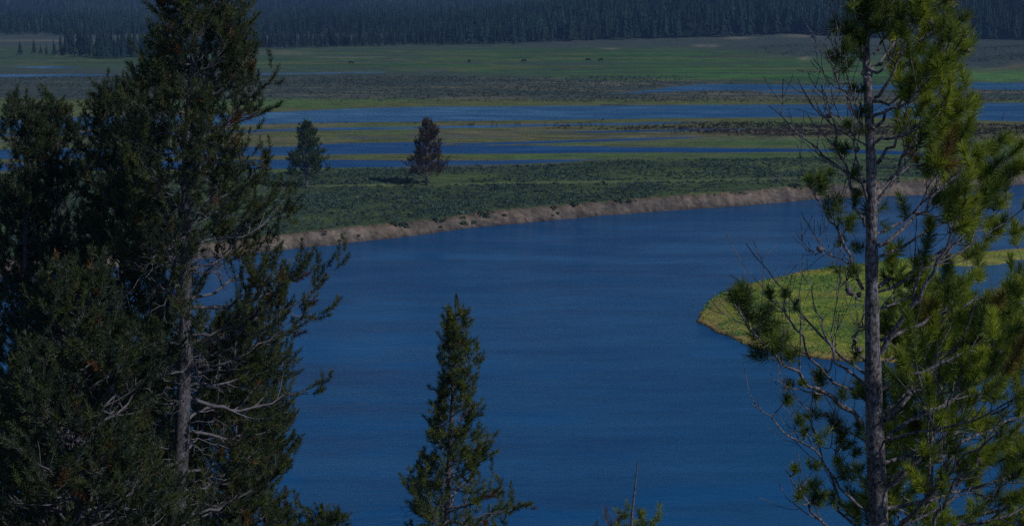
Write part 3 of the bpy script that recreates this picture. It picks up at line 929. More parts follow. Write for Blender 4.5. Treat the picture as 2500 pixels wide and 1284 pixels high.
    # limbs into depth, mostly away to the right
    for i in range(17):
        hpy = -60 + 1380 * (i + rg.random()) / 17
        b = at_depth(np.interp(hpy, [0, 1284], [2118, 2146]), hpy, D)
        az = rg.uniform(-1.0, 1.25) if i % 6 else rg.uniform(2, 4)
        ext = np.interp(hpy, [0, 600, 1284], [0.45, 1.0, 1.5]) * rg.uniform(0.6, 1.05) * (0.5 if i % 5 == 0 else 1)
        s = np.linspace(0, 1, 14)[:, None]
        d = np.array([math.cos(az), math.sin(az), 0])
        p = b + d * ext * s + np.array([0, 0, 1]) * ext * (0.35 * s + 0.35 * s ** 2) + np.cumsum(rg.normal(size=(14, 3)) * 0.012, 0)
        p[0] = b
        Lp.append(p); fo.append(0.85 if i % 6 else 0.3); Rp.append(np.linspace(8, 2.2, 14) / 2 / pxm)
    Lp, Rp, fo = np.array(Lp), np.array(Rp), np.array(fo)
    V, q = tubes(Lp, Rp, 8)
    bark.add(V, Q=q)
    fol = Geo()
    twig = Geo()
    tips = []
    for cls, (lo, hi, m2, m3, kf) in {'left': (-1, .5, 5, 3, 0.0), 'half': (.5, .75, 4, 3, .6), 'full': (.75, 2, 6, 3, 0.9)}.items():
        sel = (fo >= lo) & (fo < hi)
        L2, R2 = spawn(rg, Lp[sel], Rp[sel], m2, 0.25, 1.0, 0.7, lambda t, L: L * 0.28 * (1.25 - t) + 0.10, 8, up=0.45, jit=0.10, flat=0.15, keep=0.8 if cls == 'left' else 1)
        L3, R3 = spawn(rg, L2, R2, m3, 0.2, 0.9, 0.75, lambda t, L: L * 0.35 + 0.06, 6, up=0.4, jit=0.13, flat=0.1, keep=0.55 if cls == 'left' else 0.6)
        for a_, b_, k_, mn in ((L2, R2, 6, 0.0028), (L3, R3, 4, 0.002)):
            V, q = tubes(a_, np.maximum(b_, mn), k_)
            twig.add(V, Q=q)
        if cls == 'left': continue
        for Lx, t0 in ((L2, 0.62), (L3, 0.45)):
            k = rg.random(len(Lx)) < (kf if Lx is L2 else kf * 0.45)
            c = shoot_colors(rg, int(k.sum()), (0.08, 0.14, 0.035), (0.40, 0.46, 0.05), 0.02, 0.8, (0.34, 0.24, 0.06))
            fingers(fol, rg, Lx[k], t0, 2100, 0.068, 0.0040, c, 1.15, 170)
            tips.append(Lx[k][:, -2])
    k = fo >= 0.5
    c = shoot_colors(rg, int(k.sum()), (0.2, 0.26, 0.04), (0.38, 0.46, 0.05), 0)
    fingers(fol, rg, Lp[k], 0.84, 2100, 0.072, 0.0040, c)
    # the few round tufts on the bare side, each on its own twig
    TU = [(2075, 20, 26), (2070, 70, 20), (2088, -10, 24), (2098, 110, 18), (2060, 130, 16), (2105, 60, 20), (2130, 20, 26), (2140, 80, 22), (1800, 742, 22), (1836, 790, 18), (1852, 838, 16), (2065, 178, 32), (2026, 142, 10), (2055, 381, 18), (2083, 93, 20), (2095, 40, 20), (2100, 235, 12), (2103, 280, 16), (2020, 430, 8), (2002, 472, 22), (1974, 454, 15), (2030, 521, 24), (2069, 560, 18),
          (2098, 497, 15), (2082, 622, 14), (2055, 602, 10), (2051, 669, 15), (2074, 680, 15), (2140, 536, 22), (1810, 748, 28), (1826, 768, 20), (1874, 731, 13), (1884, 762, 14), (1915, 727, 14), (1940, 752, 10),
          (1868, 805, 27), (1884, 838, 26), (1902, 860, 20), (1866, 870, 22), (1918, 887, 22), (2090, 871, 13), (1878, 823, 18), (1927, 949, 11), (1914, 987, 14), (2010, 936, 17), (1961, 943, 8), (1995, 973, 12),
          (1946, 1041, 12), (1978, 1030, 15), (2004, 1075, 15), (1970, 1064, 10), (2059, 988, 15), (2033, 1049, 18), (2059, 1079, 17), (2061, 1098, 15), (2089, 1117, 13), (1946, 1158, 13), (1987, 1154, 14),
          (1944, 1222, 15), (1976, 1211, 17), (1989, 1237, 17), (2100, 1162, 14), (2067, 1177, 21), (2089, 977, 12), (2100, 1049, 12), (2085, 1260, 14), (2006, 1215, 12), (2040, 1225, 14), (2078, 320, 14), (2092, 440, 12), (2050, 1140, 12)]
    lp = np.vstack([Lp[:19].reshape(-1, 3), Lp[37:39].reshape(-1, 3)])
    lpx, lpy = proj(lp[:, 0], lp[:, 1], lp[:, 2])
    tp_, tc_ = [], []
    for x, y, r in TU:
        dd = np.hypot(lpx - x, lpy - y - 6)
        dd = np.where((lpy < y - 4), dd + 60, dd)
        dd = np.where(dd < r * 0.9, dd + 40, dd)
        i0 = int(np.argmin(dd))
        end = at_depth(x, y - r * 0.5, lp[i0, 1] + rg.normal() * 0.05)
        s_ = np.linspace(0, 1, 8)[:, None]
        p = lp[i0] * (1 - s_) + end * s_
        p[:, 2] -= 0.12 * np.linalg.norm(end - lp[i0]) * np.sin(np.pi * s_[:, 0])
        p += np.cumsum(rg.normal(size=p.shape) * 0.002, 0)
        tp_.append(p); tc_.append(r / 373.0)
    tp_ = np.array(tp_); tc_ = np.array(tc_)
    V, q = tubes(tp_, np.linspace(0.005, 0.0025, 8)[None].repeat(len(tp_), 0), 5)
    twig.add(V, Q=q)
    for i in range(len(tp_)):
        r = tc_[i]
        ax = nrm(tp_[i, -1] - tp_[i, -2] + np.array([0, 0, 0.006]))
        # a knot of short shoots
        m = 5 if r > 0.045 else 3
        base = tp_[i, -1] + rg.normal(size=(m, 3)) * r * 0.35 - ax * r * 0.4
        needles(fol, rg, base, np.repeat(ax[None], m, 0) + rg.normal(size=(m, 3)) * 0.5, 70, r * 1.4, min(r * 1.25 + 0.008, 0.075), 0.0038, 1.2, shoot_colors(rg, m, (0.05, 0.095, 0.04), (0.2, 0.27, 0.045), 0.0))
    tips.append(lp[::3] + np.array([0, 0, 0.015]))
    bark.build("trunk", M_BARK, root, org, smooth=True)
    twig.build("branches", M_BARK, root, org, smooth=True)
    fol.build("crown", M_NEEDLE, root, org)
    # cones: one mesh, single parts
    n, kk = 9, 9
    cv, cq = [], []
    for i in range(n):
        t = i / (n - 1)
        r = 0.021 * math.sin(math.pi * (0.12 + 0.82 * t)) ** 0.7 * (1.12 if i % 2 else 0.86)
        for j in range(kk):
            a = 2 * math.pi * (j + 0.5 * (i % 2)) / kk
            rr = r * (1.1 if (i + j) % 2 else 0.9)
            cv.append((rr * math.cos(a), rr * math.sin(a), (t - 0.5) * 0.05))
    for i in range(n - 1):
        for j in range(kk):
            cq.append((i * kk + j, i * kk + (j + 1) % kk, (i + 1) * kk + (j + 1) % kk, (i + 1) * kk + j))
    tips = np.vstack(tips)
    tips = tips[(tips[:, 2] > 37.2)]
    sel = rg.choice(len(tips), 75, replace=False)
    first = None
    for i in sel:
        if first is None:
            first = mesh_obj("cone", np.array(cv), np.array(cq), M_CONE, root)
            o = first
        else:
            o = first.copy(); COL.objects.link(o); o.parent = root
        p = tips[i] - org
        o.location = tuple(p + rg.normal(size=3) * 0.012)
        o.rotation_euler = (rg.uniform(0, 3), rg.uniform(0, 3), rg.uniform(0, 6))
        s = rg.uniform(0.6, 0.95); o.scale = (s, s, s)


right_pine()
pine("bushy yellow-green pine rising behind the nearest pine at the right edge", [(2290, 760), (2285, 860), (2272, 1000), (2266, 1284)], 10.6,
     [(760, 2280, 2330), (850, 2190, 2600), (1000, 2180, 2700), (1284, 2160, 2800)], dict(SP_NEAR, pm=1500, w=0.0045, nl=0.068, t2=0.62, t3=0.5), 21, (0.07, 0.13, 0.035), (0.35, 0.43, 0.05),
     nb=36, r_base=0.075, bark=M_BARK, sub=(5, 2), per=2, dead=0.02, elev=(0.8, 0.15), low=0.6, deadbranches=16, bias=0.9)

# ------------------------------------------------------------------ left group: dimness of this side is put into the darker needle colours
pine("tallest dark pine at left with a pale grey trunk standing clear of the others", [(484, -120), (480, 0), (462, 250), (452, 450), (455, 600), (452, 850), (446, 1050), (430, 1284)], 23.0,
     [(-120, 470, 500), (0, 425, 560), (90, 375, 600), (150, 360, 655), (210, 400, 660), (270, 330, 715), (330, 290, 670), (400, 240, 655), (480, 250, 695), (560, 260, 700), (600, 270, 745), (700, 290, 745),
      (800, 300, 820), (850, 300, 725), (930, 300, 765), (1050, 260, 795), (1150, 260, 730), (1284, 250, 750)], SP_MID, 31, (0.045, 0.075, 0.05), (0.12, 0.14, 0.03),
     nb=140, r_base=0.21, clear=(590, 1300), sub=(9, 3), per=2, deadbranches=85, bias=1.5, elev=(0.5, -0.25), low=2.5, dead=0.03)
SPL = dict(SP_MID, pm=270, w=0.012)
pine("slim dark pine at the far left edge with a bare grey stem below its tuft", [(65, 222), (62, 400), (62, 650), (66, 1000), (70, 1284)], 26.0,
     [(222, 55, 75), (260, 35, 98), (330, 20, 110), (420, -10, 95), (470, 10, 90), (620, -30, 150), (800, -120, 220), (1284, -200, 260)], SPL, 32, (0.045, 0.075, 0.05), (0.09, 0.115, 0.03),
     nb=75, r_base=0.13, sub=(7, 3), per=2, deadbranches=40, bias=1.6, elev=(0.7, -0.1), topcut=262)
pine("dark pine between the slim left-edge pine and the round-topped one", [(140, 252), (142, 500), (145, 800), (150, 1284)], 27.0,
     [(252, 120, 160), (300, 90, 195), (400, 80, 230), (600, 30, 280), (800, 0, 320), (1284, -60, 380)], SPL, 33, (0.045, 0.075, 0.05), (0.09, 0.115, 0.03),
     nb=95, r_base=0.15, sub=(8, 3), per=2, deadbranches=26, bias=1.6, elev=(0.7, -0.1), topcut=290)
pine("round-topped dark pine just left of the tallest pine", [(300, 205), (300, 500), (298, 800), (295, 1284)], 25.5,
     [(205, 262, 340), (235, 240, 368), (300, 215, 390), (400, 205, 400), (600, 190, 420), (800, 130, 460), (1284, 60, 520)], SPL, 34, (0.045, 0.075, 0.05), (0.10, 0.125, 0.03),
     nb=115, r_base=0.16, sub=(8, 3), per=2, deadbranches=30, bias=1.6, elev=(0.7, -0.1), topcut=240)
pine("leafy green pine behind the tallest pine, its edge over the water", [(590, 770), (585, 900), (580, 1284)], 29.0,
     [(770, 570, 610), (850, 520, 670), (950, 490, 715), (1080, 440, 730), (1200, 400, 720), (1284, 380, 750)], SPL, 35, (0.035, 0.065, 0.028), (0.12, 0.15, 0.03),
     nb=105, r_base=0.13, sub=(8, 3), per=2, deadbranches=14, bias=1.4, elev=(0.7, -0.05), topcut=800)
pine("low dark pine filling the bottom left corner in front of the group", [(190, 660), (190, 900), (190, 1284)], 21.0,
     [(660, 170, 210), (760, 90, 290), (900, 0, 380), (1284, -120, 480)], SPL, 36, (0.045, 0.075, 0.05), (0.10, 0.125, 0.03),
     nb=85, r_base=0.12, sub=(8, 3), per=2, deadbranches=22, bias=1.6, elev=(0.6, 0.0), topcut=695)
pine("small pine whose tip shows at the bottom edge right of the tallest pine", [(785, 1236), (788, 1262), (795, 1300)], 22.0,
     [(1236, 780, 790), (1275, 755, 815), (1310, 720, 840)], SP_MID, 37, (0.035, 0.065, 0.028), (0.12, 0.15, 0.03),
     nb=18, r_base=0.05, sub=(4, 2), per=2, elev=(0.7, 0.3), deadbranches=6, low=1.2, topcut=1262)

# ------------------------------------------------------------------ middle pine
pine("slender pine rising in front of the open river at the bottom centre", [(1114, 722), (1112, 800), (1106, 950), (1098, 1100), (1090, 1284)], 34.0,
     [(745, 1108, 1122), (785, 1090, 1140), (800, 1088, 1150), (860, 1078, 1180), (930, 1080, 1195), (990, 1050, 1210), (1050, 1040, 1205), (1080, 1020, 1238), (1150, 985, 1265), (1200, 960, 1320), (1284, 940, 1390)],
     SP_FAR, 41, (0.05, 0.09, 0.034), (0.19, 0.23, 0.045), nb=98, r_base=0.15, r_top=0.012, sub=(5, 2), per=1, deadbranches=24, bias=1.1, elev=(0.8, 0.1), upturn=0.3, dens=0.8, width=0.72, topcut=775)

# young pine with a dead top at the bottom edge
pine("short pine tip with a dead bare spike at the bottom edge, right of centre", [(1556, 1128), (1552, 1180), (1545, 1230), (1540, 1300)], 14.0,
     [(1128, 1552, 1560), (1220, 1540, 1575), (1250, 1534, 1590), (1300, 1518, 1610)], dict(SP_NEAR, n=60, w=0.004, slen=0.06), 42, (0.09, 0.15, 0.04), (0.36, 0.43, 0.05),
     nb=15, r_base=0.045, r_top=0.006, bark=M_DEAD, sub=(3, 1), per=1, elev=(1.2, 0.6), low=0.9, bare=0.1, upturn=0.5, inner=0.5, topcut=1258, leader=False)
pine("little dead grey pine tip poking up at the bottom edge beside the bare spike", [(1494, 1256), (1492, 1275), (1490, 1300)], 14.5,
     [(1256, 1490, 1498), (1300, 1470, 1512)], dict(SP_NEAR, n=20), 43, (0.08, 0.06, 0.04), (0.14, 0.1, 0.05),
     nb=14, r_base=0.03, r_top=0.004, bark=M_DEAD, sub=(3, 1), per=1, elev=(1.0, 0.5), low=0.8, bare=0.6, name="dead_pine", topcut=1275, leader=False)

# ------------------------------------------------------------------ meadow trees
for (lab, nm, cat_, bx, by, ty, prof, dk_, lt_, sd_, dc, extra_) in (
    ("green pine standing alone on the sage bench by the side channels", "meadow_pine", "pine tree", 748, 458, 302,
     [(302, 744, 752), (330, 728, 770), (370, 712, 786), (395, 705, 796), (425, 700, 804), (440, 715, 790)], (0.035, 0.08, 0.03), (0.11, 0.18, 0.05), 51, (0.1, 0.05, 0.02), dict(dead=0.03)),
    ("rust-brown dying pine standing alone on the sage bench", "dying_pine", "pine tree", 1041, 453, 297,
     [(297, 1038, 1048), (320, 1022, 1066), (360, 1008, 1080), (400, 998, 1092), (422, 994, 1098), (436, 1010, 1080)], (0.075, 0.047, 0.026), (0.19, 0.105, 0.055), 52, (0.03, 0.05, 0.025), dict(dead=0.2))):
    g = ground_at(bx, by)
    pine(lab, [(bx + 2, ty), (bx + 1, (ty + by) / 2), (bx, by)], g[1], prof, SP_MEADOW, sd_, dk_, lt_, nb=72, r_base=0.26, r_top=0.03, sub=(8, 2), bare=0.3 if 'dying' in nm else 0.1, wild=0.55, per=1, name=nm, base_z=g[2],
         deadcol=dc, low=-2.2, elev=(0.6, 0.0), bias=1.0, upturn=0.15, **extra_)


# ------------------------------------------------------------------ far conifers
def conifer_lod(rg, levels=6, k=7, wid=0.17):
    """unit-height spiky conifer: jagged skirts round a stem"""
    V, T = [], []
    for l in range(levels):
        t = l / levels
        zt = 1.0 - t * 0.80
        zb = zt - 0.26 - 0.06 * rg.random()
        rr = wid * (0.18 + 0.85 * t) * (0.85 + 0.3 * rg.random())
        b = len(V)
        V.append((rg.normal() * 0.01, rg.normal() * 0.01, zt))
        a0 = rg.random() * 6.28
        for j in range(k):
            a = a0 + 2 * math.pi * j / k + rg.normal() * 0.12
            r = rr * (1.25 if j % 2 else 0.6) * (0.8 + 0.4 * rg.random())
            V.append((r * math.cos(a), r * math.sin(a), max(zb + (0.0 if j % 2 else 0.09) + rg.normal() * 0.02, 0.06)))
        for j in range(k):
            T.append((b, b + 1 + j, b + 1 + (j + 1) % k))
    b = len(V)
    for j in range(3):
        a = 2.1 * j
        V.append((0.014 * math.cos(a), 0.014 * math.sin(a), -0.03))
    V.append((0, 0, 0.6))
    T += [(b, b + 1, b + 3), (b + 1, b + 2, b + 3), (b + 2, b, b + 3)]
    return np.array(V), np.array(T)


rf = np.random.default_rng(77)
BASE_X = [-900, 0, 60, 180, 260, 390, 500, 620, 800, 940, 960, 1100, 1250, 1400, 1500, 1700, 1880, 2000, 2150, 2300, 2500, 3400]
BASE_Y = [112, 104, 112, 138, 142, 138, 126, 118, 116, 113, 110, 110, 106, 100, 96, 91, 84, 84, 93, 95, 98, 104]
HT_X = [-900, 180, 390, 620, 900, 1050, 1300, 1500, 1800, 2500]
HT_H = [9, 13, 13, 11, 9.5, 11, 15, 19, 21, 20]
protos_lod = [conifer_lod(rf, 7, 9, w) for w in (0.15, 0.18, 0.13, 0.2, 0.16, 0.22)]
proto_objs = []
C_FAR = np.array([0.010, 0.023, 0.019])
for V, T in protos_lod:
    c = np.broadcast_to(C_FAR * rf.uniform(1.3, 2.2) * np.array([rf.uniform(0.85, 1.2), 1, rf.uniform(0.85, 1.1)]), V.shape).copy()
    c[-4:] = (0.12, 0.1, 0.09)
    c *= rf.uniform(0.8, 1.2, (len(V), 1))
    me_o = mesh_obj("forest_conifer", V, T, M_FAR, col=c)
    proto_objs.append(me_o.data)
    bpy.data.objects.remove(me_o)
EDGE_LAB = "dark spruce-like conifer in the front row of the far forest edge"


def conifer(px, py, h, lab, grp=None, nm="forest_conifer", wide=1.0, k=None):
    g = ground_at(px, py)
    o = bpy.data.objects.new(nm, proto_objs[int(rf.integers(len(proto_objs))) if k is None else k])
    link(o)
    o.location = tuple(g)
    o.rotation_euler = (0, 0, rf.uniform(0, 6.28))
    o.scale = (h * wide, h * wide, h)
    tag(o, lab, "conifer", grp)


n_edge = 285
xs = np.linspace(150, 2560, n_edge) + rf.normal(size=n_edge) * 4
edge_pts = []
for x in xs:
    py = np.interp(x, BASE_X, BASE_Y) + rf.normal() * 1.5
    conifer(float(x), float(py), float(np.interp(x, HT_X, HT_H) * rf.uniform(0.6, 1.2)), EDGE_LAB, "conifers along the far forest edge", wide=float(rf.uniform(0.8, 1.2)))
for (x, y, h, lab, w) in ((50, 134, 8, "lone little conifer at the far left of the distant meadow", 1.3), (84, 132, 9, "rounded conifer second from the left in the distant meadow", 1.5), (100, 132, 5, "short conifer close beside the rounded one in the distant meadow", 1.5),
                          (114, 135, 7, "slim conifer right of the shortest one in the distant meadow", 1.1), (133, 137, 10, "broad conifer left of the meadow's dense grove", 1.4), (152, 138, 7, "narrow conifer touching the grove at left in the meadow", 1.1),
                          (283, 145, 6, "stubby conifer standing ahead of the left grove", 1.6), (1255, 110, 5, "small round conifer alone in front of the middle forest edge", 2.2), (1985, 96, 6, "bushy conifer by the pale sand patch below the right forest", 2.0),
                          (958, 111, 9, "pointed conifer a little ahead of the forest edge, left of centre", 1.2)):
    conifer(x, y, h, lab, None, "meadow_conifer", w * 0.9)

# the rest of the forest: one mass
gm = Geo()
lods = [conifer_lod(rf, 5, 6, w) for w in (0.2, 0.27, 0.17, 0.24)]


def mass(X, Y, H, cmul=1.0):
    Z = height(X, Y)
    for li, (V, T) in enumerate(lods):
        m = (np.arange(len(X)) % len(lods)) == li
        x, y, z, h = X[m], Y[m], Z[m], H[m]
        a = rf.uniform(0, 6.28, len(x))
        ca, sa = np.cos(a)[:, None], np.sin(a)[:, None]
        vx = (V[:, 0] * ca - V[:, 1] * sa) * h[:, None] + x[:, None]
        vy = (V[:, 0] * sa + V[:, 1] * ca) * h[:, None] + y[:, None]
        vz = V[:, 2] * h[:, None] + z[:, None]
        VV = np.stack([vx, vy, vz], -1).reshape(-1, 3)
        TT = (T[None] + (np.arange(len(x)) * len(V))[:, None, None]).reshape(-1, 3)
        br = rf.uniform(0.35, 1.9, (len(x), 1, 1)) * np.stack([rf.uniform(0.8, 1.3, len(x)), np.ones(len(x)), rf.uniform(0.8, 1.1, len(x))], -1)[:, None]
        patch = (1 + 0.7 * fbm(x / 90, y / 130, 3, 61)) * np.where(y > 1480, 1.5, 1.25)
        C = (C_FAR * cmul * patch[:, None, None] * br * rf.uniform(0.75, 1.25, (len(x), len(V), 1))).reshape(-1, 3)
        gm.add(VV, T=TT, C=C)


def scatter(n, ylo, yhi):
    th = rf.uniform(-23.5, 23.5, n) * R_(1)
    u = rf.random(n)
    r = np.sqrt(ylo ** 2 + (yhi ** 2 - ylo ** 2) * u)
    return r * np.sin(th), r * np.cos(th)


# front line position by bearing, so the mass starts behind the edge trees
bx_ = np.array([ground_at(x, np.interp(x, BASE_X, BASE_Y))[:2] for x in np.linspace(-300, 2800, 80)])
bth = bx_[:, 0] / bx_[:, 1]
o_ = np.argsort(bth)
front = lambda X, Y: np.interp(X / Y, bth[o_], bx_[o_, 1])
X, Y = scatter(15000, 760, 1330)
px = 1250 + F * X / Y
fr = front(X, Y)
dep = np.interp(px, [0, 180, 400, 620, 900, 1000, 1200, 2600], [0, 60, 50, 55, 60, 90, 400, 400])
m = (Y > fr + 4) & (Y < fr + dep) & (px > 170) 
mass(X[m], Y[m], np.interp(px[m], HT_X, HT_H) * rf.uniform(0.6, 1.15, m.sum()))
X, Y = scatter(34000, 1045, 2400)
px = 1250 + F * X / Y
m = (Y > np.where(px < 1150, 1060, 1500))
X, Y = X[m], Y[m]
mass(X, Y, np.where(Y < 1400, 11.0, 12.0) * rf.uniform(0.5, 1.25, len(X)), 1.0)
X, Y = scatter(9000, 1300, 2400)
px = 1250 + F * X / Y
m = (Y > 1500)
X, Y = X[m], Y[m]; Z = height(X, Y); Hs = rf.uniform(7, 13, len(X))
sn = np.stack([np.stack([X, Y, Z], -1), np.stack([X + rf.normal(size=len(X)) * 0.4, Y, Z + Hs], -1)], 1)
V, q = tubes(sn, np.stack([np.full(len(X), 0.32), np.full(len(X), 0.1)], 1), 3)
gm.add(V, Q=q, C=(0.10, 0.105, 0.12))
tag(gm.build("distant_forest", M_FAR), "dense dark conifer forest covering the far hillside", "forest", kind="stuff")


# ------------------------------------------------------------------ sagebrush and marsh shrubs
def bush_field(name, label, X, Y, size, base_c, cvar, nleaf=14, flatn=0.65, cat="shrubs"):
    n = len(X)
    Z = height(X, Y)
    k = nleaf
    rg = rf
    d = nrm(rg.normal(size=(n, k, 3)))
    d[..., 2] = np.abs(d[..., 2])
    c = np.stack([X, Y, Z], -1)[:, None] + d * (size[:, None, None] * 0.5) * (0.45 + 0.6 * rg.random((n, k, 1))) * np.array([1, 1, flatn * 1.5])
    a = nrm(rg.normal(size=(n, k, 3))); b = nrm(np.cross(a, d + 0.4 * rg.normal(size=(n, k, 3))))
    s = size[:, None, None] * 0.34 * (0.6 + 0.7 * rg.random((n, k, 1)))
    V = np.stack([c - a * s * 0.5 - b * s * 0.3, c + a * s * 0.5 - b * s * 0.2, c + b * s * 0.6], 2)
    col = np.asarray(base_c) * (1 + cvar * rg.normal(size=(n, 1, 1, 1))).clip(0.4, 1.8) * rg.uniform(0.75, 1.25, (n, k, 1, 1)) * np.ones((1, 1, 3, 1))
    V = V.reshape(-1, 3)
    o = mesh_obj(name, V, np.arange(len(V)).reshape(-1, 3), M_SAGE, col=col.reshape(-1, 3))
    return tag(o, label, cat, kind="stuff")


def field_points(n, th, ylo, yhi):
    t = rf.uniform(-th, th, n) * R_(1)
    r = np.sqrt(ylo ** 2 + (yhi ** 2 - ylo ** 2) * rf.random(n))
    return r * np.sin(t), r * np.cos(t)


X, Y = field_points(125000, 23, 170, 400)
dB = sdist(X, Y, POLY_BENCH); dN = sdist(X, Y, POLY_NORTH)
m = (dB > -2) & (dN > 3.6) & (fbm(X / 12, Y / 9, 3, 50) + 0.35 * rf.normal(size=len(X)) > -0.12)
X, Y = X[m], Y[m]
zz = height(X, Y); px, py = proj(X, Y, zz)
m = np.abs(py - np.interp(px, [500, 1000, 1300, 1700, 2000], [456, 452, 447, 441, 434])) > 2.6
X, Y = X[m], Y[m]
bush_field("sagebrush", "grey-green sagebrush covering the bench above the river bank", X, Y, 0.28 + 0.8 * rf.random(len(X)) ** 1.6, (0.07, 0.118, 0.10), 0.35, 11, cat="sagebrush")
X, Y = field_points(60000, 22, 470, 860)
zz = height(X, Y)
px, py = proj(X, Y, zz)
dd = np.full(len(X), -1e6)
for pl in POLY_CH: dd = np.maximum(dd, sdist(X, Y, pl))
ok = ((py > 186) & (py < 250)) | (np.exp(-((px - 2020) / 190) ** 2 - ((py - 122) / 17) ** 2) > 0.4) | ((px > 2300) & (py < 160) & (py > 100))
m = ok & (dd < -3) & ((fbm(X / 40, Y / 16, 3, 51) + 0.3 * rf.normal(size=len(X))) > -0.05) & ~((px > 1700) & (py < 204) & (py > 165))
X, Y = X[m], Y[m]
bush_field("far_sagebrush", "dull grey-green sage scattered over the flats beyond the side channels", X, Y, rf.uniform(0.6, 1.4, len(X)), (0.07, 0.095, 0.075), 0.25, 8, cat="sagebrush")
X, Y = field_points(30000, 22, 345, 440)
zz = height(X, Y); px, py = proj(X, Y, zz)
dd = np.full(len(X), -1e6)
for pl in POLY_CH: dd = np.maximum(dd, sdist(X, Y, pl))
band = np.exp(-((py - np.interp(px, [1100, 1500, 1900, 2500], [302, 308, 319, 322])) / np.interp(px, [1100, 1500, 1900], [6, 15, 19])) ** 2)
m = (dd < -0.5) & (band * np.interp(px, [900, 1500, 1800], [0.3, 0.6, 1.15]) * (0.75 + 0.8 * fbm(X / 18, Y / 4, 3, 52)) > 0.3 + 0.35 * rf.random(len(px))) & (zz > 0.02)
X, Y = X[m], Y[m]
bush_field("marsh_shrubs", "dark brown low willow clumps on the marshy flats right of centre", X, Y, rf.uniform(0.5, 1.1, len(X)), (0.05, 0.035, 0.022), 0.3, 9, cat="marsh shrubs")
# grass tufts on the point
X, Y = field_points(130000, 23, 140, 225)
dP = sdist(X, Y, POLY_PEN); dQ = sdist(X, Y, POLY_POND)
m = (dP > 0.3) & (dQ < -1.5)
X, Y, dP = X[m], Y[m], dP[m]
gr = fbm(X / 4, Y / 3, 3, 53)
bush_field("marsh_grass", "short yellow-green grass and sedge covering the point in the river", X, Y, rf.uniform(0.12, 0.34, len(X)) * (1 + 0.5 * (gr > 0.2) + 0.9 * (dP < 1.6) * (rf.random(len(X)) < 0.3)),
           np.where((gr > 0.12)[:, None, None, None], np.array([0.15, 0.32, 0.07]), np.array([0.36, 0.43, 0.06])), 0.25, 6, cat="grass")

# shrubs dotted over the eroded bank
bshrub = None
for i in range(70):
    x = rf.uniform(740, 2490)
    y0 = np.interp(x, [b[0] for b in bank_line], [b[1] for b in bank_line])
    g = ground_at(x, y0 - (rf.uniform(24, 38) if i % 2 else rf.uniform(6, 34)))
    if bshrub is None:
        k = 40
        d = nrm(rf.normal(size=(k, 3))); d[:, 2] = np.abs(d[:, 2])
        c = d * 0.5 * rf.uniform(0.5, 1, (k, 1)) * np.array([1, 1, 0.8])
        a = nrm(rf.normal(size=(k, 3))); b = nrm(np.cross(a, d))
        V = np.stack([c - a * 0.14, c + a * 0.14, c + b * 0.26], 1).reshape(-1, 3)
        o = mesh_obj("bank_shrub", V, np.arange(len(V)).reshape(-1, 3), M_SAGE, col=np.repeat((0.05, 0.085, 0.05) * rf.uniform(0.7, 1.3, (k, 1)), 3, 0))
        bshrub = o
    else:
        o = bshrub.copy(); COL.objects.link(o)
    s = 0.35 + 1.5 * rf.random() ** 2
    o.location = tuple(g); o.scale = (s * 1.3, s, s * 0.8); o.rotation_euler = (0, 0, rf.uniform(0, 6))
    tag(o, "small dark green shrub clinging to the eroded dirt bank", "shrub", "shrubs clinging to the bank")


# ------------------------------------------------------------------ bison
def bison_mesh():
    me = bpy.data.meshes.new("bison")
    v = [(0, 0, 1.15), (0.55, 0, 1.3), (1.0, 0, 1.25), (1.4, 0, 1.0), (1.75, 0, 0.75), (-0.6, 0, 1.15), (-1.05, 0, 1.1),
         (0.8, 0.25, 0.75), (0.8, 0.25, 0.38), (0.82, 0.25, 0.05), (0.8, -0.25, 0.75), (0.85, -0.25, 0.38), (0.9, -0.25, 0.05),
         (-0.95, 0.22, 0.75), (-1.1, 0.22, 0.42), (-1.02, 0.22, 0.05), (-0.9, -0.22, 0.75), (-1.0, -0.22, 0.42), (-0.92, -0.22, 0.05), (-1.35, 0, 0.75),
         (0.75, 0, 1.6)]
    e = [(0, 1), (1, 2), (2, 3), (3, 4), (0, 5), (5, 6), (2, 7), (7, 8), (8, 9), (2, 10), (10, 11), (11, 12), (6, 13), (13, 14), (14, 15), (6, 16), (16, 17), (17, 18), (6, 19), (1, 20)]
    r = [.45, .5, .45, .33, .17, .42, .36, .17, .09, .08, .17, .09, .08, .19, .09, .08, .19, .09, .08, .04, .26]
    me.from_pydata(v, e, [])
    o = bpy.data.objects.new("bison", me)
    link(o)
    sk = o.modifiers.new("s", 'SKIN')
    for i, x in enumerate(r):
        me.skin_vertices[0].data[i].radius = (x, x * 1.05)
    me.skin_vertices[0].data[0].use_root = True
    o.modifiers.new("u", 'SUBSURF').levels = 1
    dg = bpy.context.evaluated_depsgraph_get()
    m2 = bpy.data.meshes.new_from_object(o.evaluated_get(dg))
    bpy.data.objects.remove(o)
    m2.name = "bison"
    m2.materials.clear(); m2.materials.append(M_HIDE)
    return m2


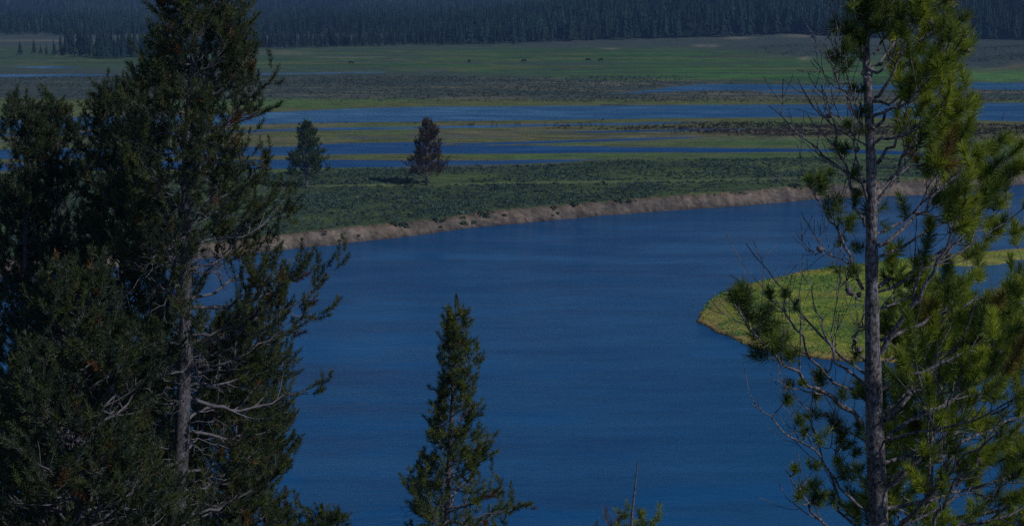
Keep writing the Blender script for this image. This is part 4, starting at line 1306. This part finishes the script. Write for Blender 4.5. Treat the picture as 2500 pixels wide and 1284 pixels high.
bm_ = bison_mesh()
for x, y, rz, lab in ((1278, 153, 0.2, "dark bison standing in the green meadow, left of the pair"), (1437, 151, 2.9, "dark bison at the left of the grazing pair in the meadow"),
                      (1466, 151, 0.3, "dark bison at the right of the grazing pair in the meadow"), (858, 158, 3.3, "bison far off alone above the thin upper channel"), (1145, 154, 1.2, "tiny bison seen end-on between the lone one and the left bison")):
    o = bpy.data.objects.new("bison", bm_); link(o)
    o.location = tuple(ground_at(x, y)); o.rotation_euler = (0, 0, rz)
    tag(o, lab, "bison", "bison grazing in the far meadow")

# driftwood on the far bank
for x, y, L, rz, lab in ((1500, 257, 9, 0.05, "dark drift log lying on the far bank of the wide channel"), (1870, 285, 9, 0.1, "pale drift log on the near bank of the wide channel")):
    g = ground_at(x, y)
    pp = np.stack([np.linspace(-L / 2, L / 2, 9), 0.12 * np.sin(np.linspace(0, 5, 9)), 0.16 + 0.04 * np.cos(np.linspace(0, 7, 9))], -1)[None]
    V, q = tubes(pp, np.linspace(0.2, 0.09, 9)[None], 7)
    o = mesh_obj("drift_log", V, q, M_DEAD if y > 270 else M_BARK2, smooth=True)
    o.location = tuple(g); o.rotation_euler = (0, 0, rz)
    tag(o, lab, "log")

# ------------------------------------------------------------------ haze
hv = np.array([[-1900, -60, -3], [1900, -60, -3], [1900, 2900, -3], [-1900, 2900, -3], [-1900, -60, 180], [1900, -60, 180], [1900, 2900, 180], [-1900, 2900, 180]], float)
hf = np.array([[0, 3, 2, 1], [4, 5, 6, 7], [0, 1, 5, 4], [1, 2, 6, 5], [2, 3, 7, 6], [3, 0, 4, 7]])
m, nt, out = new_mat("haze_air")
vv = N(nt, "ShaderNodeVolumePrincipled")
vv.inputs["Color"].default_value = (0.28, 0.5, 1.0, 1)
vv.inputs["Density"].default_value = 0.00016
vv.inputs["Anisotropy"].default_value = 0.0
nt.links.new(vv.outputs[0], out.inputs["Volume"])
HAZE = True
if HAZE:
    tag(mesh_obj("haze", hv, hf, m), "thin blue haze in the valley air", "haze", kind="stuff")
